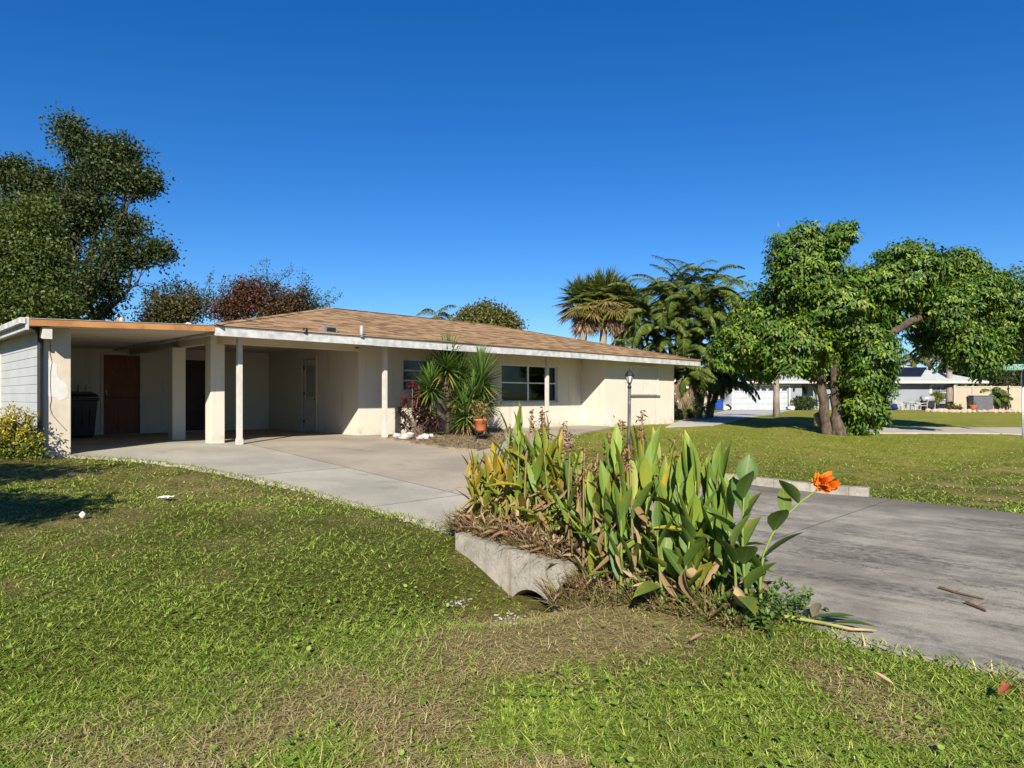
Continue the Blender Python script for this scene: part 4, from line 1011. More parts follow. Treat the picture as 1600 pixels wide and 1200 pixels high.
mb = MB(); gx0 = nx_(1576, 59.4); mb.box(gx0-.02, gx0+.02, 59.38, 59.44, NZ, nz_(602, 59.4))
for z in (nz_(607, 59.4), nz_(632, 59.4)): mb.box(gx0-.08, gx0+.08, 59.36, 59.46, z-.05, z+.05)
mb.build('gate_hinge', MT['black'], ft)
vinyl_fence('short beige fence section left of the blue bin', nx_(1085, 62), nx_(1128, 62), 62.0, NZ, nz_(611, 62), 2)
# bins
def bin_(name, label, p, w, d, h, mat, ang, lidang=0):
    t = thing(name, label, 'wheelie bin', p); c, s = math.cos(ang), math.sin(ang); p = np.array(p)
    f = lambda x, y, z: p+np.array([c*x-s*y, s*x+c*y, z])
    mb = MB(); b = .78
    mb.hexa([f(-w/2*b, -d/2*b, .06), f(w/2*b, -d/2*b, .06), f(w/2*b, d/2*b, .03), f(-w/2*b, d/2*b, .03), f(-w/2, -d/2, h*.86), f(w/2, -d/2, h*.86), f(w/2, d/2, h*.86), f(-w/2, d/2, h*.86)])
    for k in range(3): mb.box(-w*.3+k*w*.25, -w*.3+k*w*.25+.03, -d/2*.94, -d/2*.9+.02, h*.25, h*.7, f)
    mb.box(-w/2-.025, w/2+.025, -d/2-.025, d/2+.02, h*.80, h*.87, f); mb.build('body', mat, t, bevel=.02)
    mb = MB(); mb.hexa([f(-w/2-.035, -d/2-.05, h*.88), f(w/2+.035, -d/2-.05, h*.88), f(w/2+.035, d/2+.03, h*.9), f(-w/2-.035, d/2+.03, h*.9), f(-w/2+.03, -d/2+.02, h*.95), f(w/2-.03, -d/2+.02, h*.95), f(w/2-.03, d/2, h), f(-w/2+.03, d/2, h)])
    mb.build('lid', mat, t, bevel=.015)
    mb = MB(); mb.tube([f(-w*.35, d/2+.05, h*.9), f(w*.35, d/2+.05, h*.9)], .015, 8); mb.build('handle', mat, t)
    for sx in (-1, 1):
        mb = MB(); mb.tube([f(sx*w*.38, d/2*b+.02, .13), f(sx*w*.47, d/2*b+.02, .13)], .13, 18); mb.build('wheel', MT['black'], t)
bin_('recycling_bin', 'blue recycling bin beside the neighbour\'s garage', (nx_(1121, 60.2), 60.2, NZ), .8, .75, 1.0, MT['binblue'], .2)
q = H(-1.8, 4.9); bin_('rubbish_bin', 'black wheelie bin in the shade at the left of the carport', (q[0], q[1], 0), .62, .7, 1.13, MT['binblack'], math.radians(40))
for k, (px, py, hh, lab) in enumerate([(118, 605, .3, 'broom with a dark handle leaning behind the black bin'), (125, 604, .2, 'second tool handle with a thick pale grip behind the black bin')]):
    b0 = H(-1.76+.14*k, 5.55); t = thing('broom', lab, 'broom', (b0[0], b0[1], 0)); top = b0+[-.04+.05*k, .15, 1.30]
    MB().tube([b0+[0, 0, .12], b0+(top-b0)*.5, top], [.013, .013, .014+.006*k], 8).build('handle', MT['black'] if k == 0 else MT['lead'], t, True)
    MB().box(b0[0]-.14, b0[0]+.14, b0[1]-.03, b0[1]+.03, .0, .13).build('brush', MT['darkwood'], t)
def rock(mb, c, r, sq=(1, 1, .7), col=(.5, .45, .38), seed=0):
    bm = bmesh.new(); bmesh.ops.create_icosphere(bm, subdivisions=2, radius=1); V = np.array([v.co[:] for v in bm.verts]); Fs = [tuple(v.index for v in f.verts) for f in bm.faces]; bm.free()
    k = seed*1.7; d = 1+.22*np.sin(V[:, 0]*3+k)*np.sin(V[:, 1]*2.6+k*2)+.18*np.sin(V[:, 2]*4+V[:, 0]*3+k*3)
    mb.add(np.array(c)+V*d[:, None]*r*np.array(sq), Fs, np.array(col)); return mb
# bed with stones by the far fence
FB = [gl(1448, 640)[:2], gl(1800, 640)[:2], gl(1800, 644.5)[:2], gl(1530, 644.5)[:2], gl(1455, 643)[:2]]
sheet('mulch_bed', FB, MT['redmulch'], .05, .08, False, zlawn)
xs = np.linspace(1452, 1600, 20)
for i, x in enumerate(xs):
    p = gl(x+rng.uniform(-2, 2), 643.2+min(1.2, (x-1452)/30)); col = (.36+.1*rng.random(), .31, .24)
    m_ = rock(MB(), p+[0, 0, .08], .2+.1*rng.random(), (1.2, .8, .7), col, i)
    solo(m_, 'edging_stone', MT['rock'], 'pale edging stone in the row along the far mulch bed', 'stone', 'stones edging the far mulch bed', True)
p = gl(1552, 642.6); small_palm('pygmy_palm', 'young palm with dark arching fronds in front of the beige fence', p, 1.7, 17, 1.5, .5, r=.10, lean=(-.25, 0), lw=.10, mat='bark_dark'); 
p = gl(1556, 642.9); small_palm('pygmy_palm', 'shorter companion palm leaning right in front of the beige fence', p, 1.2, 14, 1.3, .45, r=.10, lean=(.35, 0), lw=.10, mat='bark_dark')
def bush(name, label, cat, base, blobs, n, leaf, cols, w=None, mat='leaf', clump=.06, shell=.5):
    t = thing(name, label, cat, base); tp, to = blobpts(blobs, max(20, n//8), shell, .25); k = rng.integers(0, len(tp), n)
    P = tp[k]+rng.standard_normal((n, 3))*clump; D = nrm(to[k]*.8+rdir(n)+UP*.2)
    MB().inst(LEAF, LEAFF, P, D, rdir(n)+UP*.6, leaf*.5, leaf*(.7+.6*rng.random(n)), pal(n, *cols, w=w)*(.75+.5*rng.random((len(tp), 1)))[k]).build('foliage', MT[mat], t)
    mb = MB()
    for b in blobs:
        for _ in range(4): branch(mb, np.array(base)+rng.standard_normal(3)*.03*np.array([1, 1, 0]), np.array(b[0])+rdir(1)[0]*np.array(b[1])*.7, .02, .005, 5, .2, 5)
    mb.build('stems', MT['bark_dark'], t); return t
gC = [(.04, .07, .015), (.06, .095, .02), (.03, .05, .012)]
p = gl(1258, 641); bush('hedge_bush', 'rounded clipped green shrub right of the garage door', 'bush', p, pxblobs(p[1], [(1250, 630, 12, 9), (1264, 631, 12, 9), (1258, 628, 14, 8)]), 3500, .16, gC)
def banana():
    p = gl(1266, 640); t = thing('banana_plant', 'large leaved banana-like plant behind the clipped shrub', 'plant', p); mb, st = MB(), MB()
    for k in range(16):
        az = k*2.399; el = rng.uniform(.5, 1.4); h = rng.uniform(1.0, 2.7); b = p+[rng.uniform(-.5, .5), rng.uniform(-.3, .3), 0]; top = b+np.array([math.cos(az)*.3, math.sin(az)*.3, h]); st.tube([b, top], [.05, .03], 6, np.array([.08, .12, .03]))
        d = np.array([math.cos(az)*math.cos(el), math.sin(az)*math.cos(el), math.sin(el)]); mb.inst(CT_, CF_, [top], d, UP+d*.2, .42, 1.4, pal(1, (.05, .09, .02), (.09, .13, .03)), B=-.25, TU=CU_)
    mb.build('foliage', MT['leafgloss'], t); st.build('stems', MT['stem'], t)
banana()
p = gl(1536, 642.5); bush('dark_shrub', 'dark round shrub between terracotta pot and the small palms', 'bush', p, pxblobs(p[1], [(1536, 634, 7, 8), (1534, 638, 8, 6)]), 1800, .15, [(.02, .04, .012), (.035, .06, .015)])
p = gl(1487, 642); bush('spiky_plant', 'pale yellow-green plant at the foot of the thick palm trunk', 'plant', p, pxblobs(p[1], [(1484, 638, 9, 4), (1494, 639, 8, 4)]), 900, .22, [(.14, .15, .03), (.10, .12, .03), (.2, .15, .05)])
p = gl(1466, 640.5); bush('potted_shrub', 'yellow-green shrub growing in front of the arched window', 'bush', p, pxblobs(p[1], [(1463, 618, 8, 5), (1468, 620, 6, 5), (1465, 626, 4, 4)]), 1400, .16, [(.22, .22, .03), (.14, .16, .025)])
for (px, r, lab, mt) in ((1520, .36, 'terracotta pot with a sparse plant on the far mulch bed', 'terracotta'), (1571, .3, 'pale bowl planter beside the fence gate', 'white')):
    p = gl(px, 642.7); t = thing('plant_pot', lab, 'pot', p); MB().lathe([(r*.65, 0), (r*.8, .3), (r, .5 if r > .32 else .22), (r*1.05, .55 if r > .32 else .26), (r*.9, .53 if r > .32 else .24)], p, 16).build('pot', MT[mt], t, True)
    n = 60; MB().inst(LEAF, LEAFF, p+[0, 0, .5]+rng.standard_normal((n, 3))*[.22, .2, .25], rdir(n), UP, .07, .18, pal(n, *gC)).build('foliage', MT['leaf'], t)
p0 = at(1533, 640, 58.9); MB_ = MB()
t = thing('utility_cabinet', 'dark grey utility cabinet against the beige fence', 'cabinet', (p0[0], 58.9, NZ))
MB().box(p0[0]-.85, p0[0]+.85, 58.6, 59.3, NZ, NZ+1.25).build('cabinet', M('cabinet_grey', (.10, .10, .11), .6), t, bevel=.03)
MB().box(p0[0]-.9, p0[0]+.9, 58.55, 59.35, NZ+1.251, NZ+1.32).build('lid', M('cabinet_lid', (.13, .13, .14), .6), t, bevel=.02)
# patio set in front of the grey house
def chair(x, y, ang, lab):
    p = np.array([x, y, NZ]); t = thing('patio_chair', lab, 'chair', p, 'white patio chairs by the grey house'); c, s = math.cos(ang), math.sin(ang); f = lambda a, b, z: p+np.array([c*a-s*b, s*a+c*b, z])
    for a, b in ((-.25, -.25), (.25, -.25)): MB().tube([f(a, b, 0), f(a, b, .62)], .022, 6).build('leg', MT['white'], t)
    for a in (-.25, .25): MB().tube([f(a, .25, 0), f(a, .25, .45), f(a, .34, .95)], .022, 6).build('leg', MT['white'], t); MB().tube([f(a, -.25, .62), f(a, .3, .66)], .022, 6).build('armrest', MT['white'], t)
    MB().box(-.25, .25, -.25, .25, .40, .44, f).build('seat', MT['curtain'], t)
    mb = MB(); mb.tube([f(-.25, .34, .95), f(.25, .34, .95)], .022, 6)
    for k in range(5): mb.tube([f(-.2+.1*k, .26, .5), f(-.2+.1*k, .34, .94)], .012, 4)
    mb.build('backrest', MT['white'], t)
cy = 59.6
chair(nx_(1405, cy), cy, 1.2, 'leftmost white patio chair near the blue cushions'); chair(nx_(1413, cy), cy+.5, 2.0, 'white patio chair just left of the round table'); chair(nx_(1434, cy), cy+.4, -1.3, 'white patio chair just right of the round table'); chair(nx_(1441, cy), cy-.1, -1.8, 'rightmost white patio chair beside the black grill')
p = np.array([nx_(1423, cy), cy, NZ]); t = thing('patio_table', 'round white patio table in front of the grey wall', 'table', p)
MB().lathe([(.55, .70), (.6, .71), (.6, .74), (.0, .745)], p, 24).build('table_top', MT['white'], t, True)
for k in range(4): a = k*1.57+.5; MB().tube([p+[.45*math.cos(a), .45*math.sin(a), 0], p+[.35*math.cos(a), .35*math.sin(a), .70]], .025, 6).build('leg', MT['white'], t)
p = np.array([nx_(1452, cy), cy+.3, NZ]); t = thing('barbecue_grill', 'black barbecue grill left of the arched window', 'grill', p)
MB().box(p[0]-.5, p[0]+.5, p[1]-.3, p[1]+.3, NZ+.25, NZ+.85).build('cabinet', MT['black'], t, bevel=.03); MB().tube([p+[-.5, 0, 1.0], p+[.5, 0, 1.0]], .3, 16).build('hood', MT['lead'], t, True)
MB().box(p[0]-.95, p[0]-.51, p[1]-.25, p[1]+.25, NZ+.82, NZ+.86).build('side_shelf', MT['black'], t)
for sx in (-.4, .4): MB().tube([p+[sx, -.2, .12], p+[sx+.06, -.2, .12]], .12, 14).build('wheel', MT['black'], t)
for k, px in enumerate((1387, 1396)):
    p = np.array([nx_(px, 59.3), 59.3, NZ]); solo(rock(MB(), p+[0, 0, .3], .42, (1, .8, .7), (.015, .03, .10), k+3), 'storage_bag', MT['rock'], ['dark blue bag under the tree, left of the other blue bag', 'dark blue bag next to the leftmost patio chair'][k], 'bag', None, True)
for k, (px, col, lab) in enumerate(((1135, (.7, .7, .72), 'white bag on the driveway by the garage corner'), (1139, (.015, .015, .017), 'black bag beside the white bag at the garage'), (1237, (.7, .68, .7), 'white bag right of the garage door'), (1243, (.05, .045, .06), 'dark bag between garage and clipped shrub'))):
    p = np.array([nx_(px, 59.8), 59.8+.3*(k % 2), NZ]); solo(rock(MB(), p+[0, 0, .2], .28, (1.1, .8, .8 if k != 1 else 1.2), col, k), 'rubbish_bag', MT['rock'], lab, 'bag', None, True)
# white roofed house far left behind palms
t = thing('white_roofed_house', 'pale house with white roof half hidden behind the palm clump', 'house', (nx_(1080, 78), 78, NZ))
mb = MB(); x0, x1 = nx_(1035, 78), nx_(1123, 78); mb.box(x0, x1, 78, 88, NZ-.2, nz_(606, 78)); mb.build('wall', M('pale_wall', (.62, .58, .52), .9), t)
mb = MB(); hip(mb, x0-.6, x1+.6, 77.2, 88.8, nz_(604, 78), nz_(584, 83), 4); mb.box(x0-.6, x1+.6, 77.15, 77.19, nz_(607, 78), nz_(603.5, 78)); mb.build('roof', M('white_roof', (.7, .7, .7), .7), t)

# trees behind the fence at right
backC = [(.028, .042, .014), (.045, .06, .018), (.075, .085, .025)]
for k, (px, blobs, lab) in enumerate([
    (1525, [(1525, 560, 40, 30), (1500, 580, 30, 30), (1540, 590, 34, 22)], 'dark tree directly behind the beige fence near the roof corner'),
    (1600, [(1580, 550, 40, 40), (1620, 560, 40, 40), (1600, 590, 44, 20)], 'dark tree behind the beige fence at the right edge'),
    (1690, [(1690, 560, 60, 50), (1740, 570, 60, 50)], 'dark tree behind the fence just beyond the right edge')]):
    Y = 72+4*k; fine_tree('dense_tree', lab, 'tree', (nx_(px, Y), Y, 0), pxblobs(Y, blobs), 7000, .34, backC, [.4, .4, .2], .3, clump=.5, group='dark trees behind the beige fence')
for k, (px, py, h, lab) in enumerate([(1430, 560, 0, 'feathery palm behind the grey roof, left of the thick trunk'), (1452, 545, 0, 'tall pale-fronded palm behind the grey roof peak'), (1400, 575, 0, 'low palm behind the solar panels'), (1478, 558, 0, 'orange-tinged palm behind the grey roof slope'), (1545, 560, 0, 'brown-fronded palm above the beige fence'), (1585, 558, 0, 'palm with dry fronds above the fence near the street sign'), (1276, 566, 0, 'small palm peeking over the garage roof')]):
    Y = 78+(k % 3)*3; p = at(px, py, Y)
    small_palm('feather_palm', lab, (p[0], Y, 0), p[2], 13, 2.6, .8, [(.10, .12, .035), (.15, .15, .05), (.24, .17, .07), (.06, .08, .025)], [.35, .25, .15, .25], .16, lw=.09, group='palms behind the grey house')
Y = 95
for k, (px, w_, top) in enumerate([(1390, 26, 598), (1350, 30, 590), (1240, 30, 594), (1140, 30, 590), (1690, 60, 585), (1060, 40, 590), (980, 50, 600), (250, 60, 600)]):
    fine_tree('dense_tree', ['far', 'distant', 'faint', 'remote', 'outlying', 'background', 'backmost', 'hindmost'][k]+' round green tree '+['left of the tall pale palm', 'behind the twin trunks', 'behind the garage roof', 'left of the garage roof', 'beyond the right edge', 'behind the palm clump', 'behind the house roof', 'behind the carport'][k], 'tree', (nx_(px, Y), Y, 0), pxblobs(Y, [(px, top, w_*.7, 16), (px+w_*.5, top+8, w_*.5, 14), (px-w_*.5, top+8, w_*.5, 14), (px, top+18, w_, 14)]), 2600, .5, backC, [.3, .4, .3], .3, clump=.6, twig=False)

# ------------------------------------------------------------------ street sign at the right edge
def text_mesh(s, size):
    cu = bpy.data.curves.new('lettering', 'FONT'); cu.body = s; cu.size = size; cu.extrude = .0015; cu.align_x = 'LEFT'; cu.align_y = 'CENTER'
    o = bpy.data.objects.new('lettering', cu); COL.objects.link(o); dg = bpy.context.evaluated_depsgraph_get(); me = o.evaluated_get(dg).to_mesh()
    V = np.array([v.co[:] for v in me.vertices]); Fs = [tuple(p.vertices) for p in me.polygons]; o.evaluated_get(dg).to_mesh_clear(); bpy.data.objects.remove(o); bpy.data.curves.remove(cu); return V, Fs
def street_sign():
    p = gl(1598, 686); Y = p[1]; t = thing('street_sign', 'grey sign post with green street name blades at the right edge', 'street sign', p)
    sc = Y/F; topz = EYE+(HY-560)*sc
    MB().tube([p-[0, 0, .3], p+[0, 0, .5], [p[0], Y, EYE+(HY-571)*sc]], .032, 10).build('pole', MT['steel'], t, True)
    gm = M('sign_green', (.0, .16, .10), .4, (.0, .15, .095), 9, 0, 9, .001, .4)
    x0 = at(1567, 0, Y)[0]; zc = EYE+(HY-573.7)*sc; hh = .11; x1 = x0+1.25
    MB().box(x0, x1, Y-.045, Y-.04, zc-hh, zc+hh).build('sign_blade', MT['white'], t); sb = t.children[-1]
    sb = [o for o in t.children if o.name.startswith('sign_blade')][0]
    MB().box(x0+.012, x1-.012, Y-.0475, Y-.0452, zc-hh+.012, zc+hh-.012).build('sign_field', gm, sb)
    V, Fs = text_mesh('NEW ENGLAND ST', .22); V = V*np.array([.62, 1, 1]); V = np.stack([x0+.05+V[:, 0], Y-.049-V[:, 2], zc+V[:, 1]], 1); MB().add(V, Fs).build('lettering', MT['white'], sb)
    zc2 = EYE+(HY-563.5)*sc
    f = lambda a, b, z: np.array([p[0]+.02*a+b, Y+a, z])
    MB().box(-.3, .3, -.004, .004, zc2-.09, zc2+.09, f).build('sign_blade', gm, t)
    zo = EYE+(HY-590)*sc; R = .38; yaw = math.radians(62); V = []
    for d in (0.0, .004):
        for k in range(8):
            a = math.pi/8+k*math.pi/4; V.append((p[0]+.05+R*math.cos(a)*math.cos(yaw)*.9+d*math.sin(yaw), Y+.05+R*math.cos(a)*math.sin(yaw), zo+R*math.sin(a)))
    MB().add(V, [tuple(range(8)), tuple(range(15, 7, -1))]+[(k, (k+1) % 8, 8+(k+1) % 8, 8+k) for k in range(8)]).build('stop_sign_back', MT['steel'], t)
street_sign()
# utility pole with a street lamp far behind the carport
p = at(184, 494, 60); t = thing('utility_pole', 'utility pole with a street lamp arm above the orange fascia', 'utility pole', (p[0], 60, 0))
MB().tube([[p[0], 60, -.2], [p[0], 60, p[2]]], [.14, .10], 10).build('pole', MT['bark_palm'], t, True)
MB().tube([[p[0]-.1, 60, p[2]-.3], [p[0]-.8, 60, p[2]-.0], [p[0]-1.4, 59.9, p[2]-.1], [p[0]-1.7, 59.9, p[2]-.12]], .04, 6).build('lamp_arm', MT['lead'], t, True)
MB().box(p[0]-2.4, p[0]-1.65, 59.78, 60.02, p[2]-.2, p[2]-.06).build('lamp_head', MT['white'], t, bevel=.04)
MB().lathe([(.2, -.8), (.24, -.75), (.24, -.15), (.18, -.05)], [p[0]+.35, 60, p[2]], 12).build('transformer', MT['lead'], t, True)

# ------------------------------------------------------------------ lamp post
p = gl(982.5, 705); t = thing('lamp_post', 'black coach lamp on a weathered garden post in front of the shuttered window', 'lamp post', p); Y = p[1]
hz = EYE+(HY-577)/F*Y-p[2]; sc = Y/F
MB().tube([p-[0, 0, .2], p+[.003, 0, .5], p+[.01, 0, 1.0], p+[.015, 0, hz-.43]], .038, 14).build('post', MT['postpaint'], t, True)
c = p+[.015, 0, hz]; lt = thing  # lantern
L0 = MB().lathe([(.04, -.46), (.05, -.42), (.032, -.38), (.035, -.34), (.06, -.325), (.06, -.315), (.02, -.31)], c, 14).build('lantern', MT['black'], t, True)
MB().lathe([(.045, -.309), (.088, -.16), (.088, -.155)], c, 6).build('lantern_glass', MT['palelamp'], L0)
mb = MB()
for k in range(6):
    a = k*math.pi/3; mb.tube([c+[.048*math.cos(a), .048*math.sin(a), -.312], c+[.094*math.cos(a), .094*math.sin(a), -.154]], .008, 5)
mb.build('lantern_bars', MT['black'], L0)
MB().lathe([(.112, -.155), (.115, -.145), (.075, -.085), (.05, -.05), (.022, -.035), (.026, -.02), (.008, .0), (.004, .03)], c, 6).build('lantern_cap', MT['black'], L0)

# ------------------------------------------------------------------ plants in the house bed
def yucca():
    base = np.array([*gp(699, 681)[:2], .03]); Y = base[1]
    t = thing('yucca_plant', 'big spiky yucca with several rosettes on brown trunks before the left window', 'yucca', base); mb, dd, tr = MB(), MB(), MB()
    hd = [(698, 568, .0, 1.0, (699, 681)), (672, 598, -.2, .8, (697, 640)), (752, 588, .1, 1.0, (742, 678)), (728, 640, -.25, .8, (726, 682)), (757, 622, .2, .7, (744, 678)), (664, 628, -.1, .62, (697, 655)), (718, 585, .35, .85, (702, 660)), (716, 612, .1, .7, (712, 680)), (740, 612, -.1, .7, (734, 680))]
    for px, py, dy, L, (bx, by) in hd:
        p = at(px, py, Y+dy); b = at(bx, by, Y+dy*.3)
        tr.tube([b-[0, 0, .03], b+(p-b)*.5+[.02, 0, 0], p-[0, 0, .05]], [.085, .06, .05], 10)
        n = 190; f = np.linspace(0, 1, n); el = 1.5-2.1*f**1.1; az = np.arange(n)*2.399+rng.random(n)*.4
        d = np.stack([np.cos(az)*np.cos(el), np.sin(az)*np.cos(el), np.sin(el)], 1)
        q = p+d*.05-UP*(f*.25)[:, None]
        C = pal(n, (.085, .155, .028), (.125, .20, .04), (.06, .11, .024))
        old = (f > .86) & (rng.random(n) < .5); C[old] = np.array([.28, .22, .05])*(.7+.5*rng.random((old.sum(), 1)))
        mb.inst(YT_, YF_, q, d, UP+d*.1, .052, L*.86*(.75+.35*rng.random(n))*(1-.15*f), C, B=-.05-.08*f, TU=YU_)
        m = 34; az = rng.random(m)*6.28; d = np.stack([np.cos(az)*.4, np.sin(az)*.4, -np.ones(m)], 1)+rng.standard_normal((m, 3))*.12
        dd.inst(YT_, YF_, p-UP*.2-UP*rng.random((m, 1))*.25, d, rdir(m), .035, L*.55*(.7+.5*rng.random(m)), pal(m, (.25, .17, .10), (.34, .25, .14), (.17, .12, .08)), B=.08)
    mb.build('foliage', MT['leafgloss'], t); dd.build('dead_foliage', MT['deadleaf'], t); tr.build('trunk', MT['bark_shade'], t, True)
yucca()
def cordyline():
    base = np.array([*gp(652, 683)[:2], .03]); Y = base[1]
    t = thing('red_cordyline', 'dark red leafy shrub left of the yucca', 'shrub', base); mb, st = MB(), MB()
    for px, py in [(633, 628), (645, 618), (655, 628), (648, 640), (632, 645), (662, 642), (640, 655), (655, 655), (672, 652), (685, 655), (668, 664), (640, 668), (655, 610), (645, 600), (625, 640), (680, 660), (630, 660)]:
        p = at(px, py, Y+rng.uniform(-.3, .3)); st.tube([base+rng.standard_normal(3)*[.08, .08, 0], base+(p-base)*.5+rng.standard_normal(3)*.04, p], [.016, .012, .008], 5, np.array([.12, .08, .05]))
        n = 34; az = np.arange(n)*2.399; el = rng.uniform(-.8, 1.2, n); d = np.stack([np.cos(az)*np.cos(el), np.sin(az)*np.cos(el), np.sin(el)], 1)
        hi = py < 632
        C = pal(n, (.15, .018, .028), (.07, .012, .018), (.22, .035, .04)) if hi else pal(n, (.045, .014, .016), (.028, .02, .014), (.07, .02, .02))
        mb.inst(LEAF, LEAFF, p-UP*rng.random((n, 1))*.12, d, UP, .055, .21*(.7+.5*rng.random(n)), C, B=-.2)
    mb.build('foliage', MT['leafgloss'], t); st.build('stems', MT['stem'], t)
cordyline()
p = np.array([*gp(751, 690)[:2], .02]); p2 = at(751, 674, p[1]); t = thing('hanging_pot', 'orange terracotta pot with straggly plant right of the yucca', 'pot', (p[0], p[1], 0))
pz = np.array([p2[0], p2[1], p2[2]])
MB().lathe([(.11, 0), (.13, .05), (.16, .25), (.175, .255), (.175, .31), (.15, .31), (.14, .27)], pz, 20).build('pot', MT['terracotta'], t, True)
mb = MB(); 
for a in (0, 2.1, 4.2): mb.tube([[pz[0]+.22*math.cos(a), pz[1]+.22*math.sin(a), p[2]-.05], [pz[0]+.12*math.cos(a), pz[1]+.12*math.sin(a), pz[2]-.004]], .014, 6)
mb.lathe([(.14, -.02), (.14, -.001)], pz, 16); mb.build('pot_stand', MT['black'], t)
n = 220; q = pz+[0, 0, .3]; MB().inst(LEAF, LEAFF, q+rng.standard_normal((n, 3))*[.16, .14, .17]+[0, 0, .12], rdir(n)+UP*.3, rdir(n), .035, .12, pal(n, (.20, .14, .07), (.13, .13, .04), (.28, .20, .10), (.10, .13, .03))).build('foliage', MT['deadleaf'], t)
for k, (px, py, r) in enumerate([(622, 686, .12), (633, 688, .14), (640, 684, .1), (663, 688, .13), (672, 686, .09), (655, 690, .07)]):
    p = gp(px, py); solo(rock(MB(), [p[0], p[1], p[2]+.08], r, (1.2, .9, .6), (.40, .385, .36), k), 'bed_stone', MT['rock'], 'grey-white stone at the foot of the dark red shrub', 'stone', 'stones in the house bed', True)
n = 1600; xx = []; 
while len(xx) < n:
    c = np.array(BED); q = c.min(0)+(c.max(0)-c.min(0))*rng.random((4000, 2)); q = q[inpoly(q[:, 0], q[:, 1], BED)]; xx += list(q)
xx = np.array(xx)[:n*2]; n = len(xx); P = np.c_[xx, zd(xx[:, 0], xx[:, 1])+.05]
kind(MB().inst(BLADE, BLADEF, P, rdir(n)*[1, 1, .25]+UP*.15, UP, .02, .14*(.5+rng.random(n)), pal(n, (.34, .26, .12), (.25, .19, .08), (.17, .15, .05), (.40, .33, .2)), B=-.2).build('bed_litter', MT['deadleaf']), 'stuff')
def duranta():
    base = gl(28, 716); Y = base[1]
    t = thing('golden_shrub', 'yellow-tipped leafy shrub at the corner of the siding', 'shrub', base); mb, st = MB(), MB(); P, D, C = [], [], []
    tips = [(8, 668), (10, 640), (18, 634), (24, 652), (30, 640), (36, 660), (40, 645), (44, 655), (52, 650), (58, 670), (2, 655), (-8, 650), (-20, 650), (48, 668), (64, 690), (60, 680), (15, 655), (-35, 660), (33, 672), (22, 676), (5, 690), (40, 692), (55, 700), (70, 705), (20, 700), (-10, 690)]
    for i, (px, py) in enumerate(tips+[(q[0]+rng.uniform(-8, 8), q[1]+rng.uniform(5, 25)) for q in tips]+[(q[0]+rng.uniform(-8, 8), q[1]+rng.uniform(5, 30)) for q in tips]):
        p = at(px, py, Y+rng.uniform(-.45, .3)); b = base+np.array([rng.uniform(-.3, .2), rng.uniform(-.2, .2), 0]); pts = branch(st, b, p, .012, .004, 8, .15, 4)
        for j, q in enumerate(pts[1:]):
            for _ in range(20):
                P.append(q+rng.standard_normal(3)*.035); D.append(rng.standard_normal(3)+[0, 0, .5]); f = (q[2]-base[2])/.75; r = rng.random()
                C.append(np.array([.50, .38, .025]) if r < (f-.15)*.8 else (np.array([.22, .25, .03]) if r < .65 else np.array([.08, .11, .02])))
    n = len(P); mb.inst(LEAF, LEAFF, np.array(P), np.array(D), rdir(n)+UP, .026, .055*(.8+.5*rng.random(n)), np.array(C)*(.7+.6*rng.random((n, 1))))
    mb.build('foliage', MT['leaf'], t); st.build('stems', MT['bark_dark'], t)
duranta()

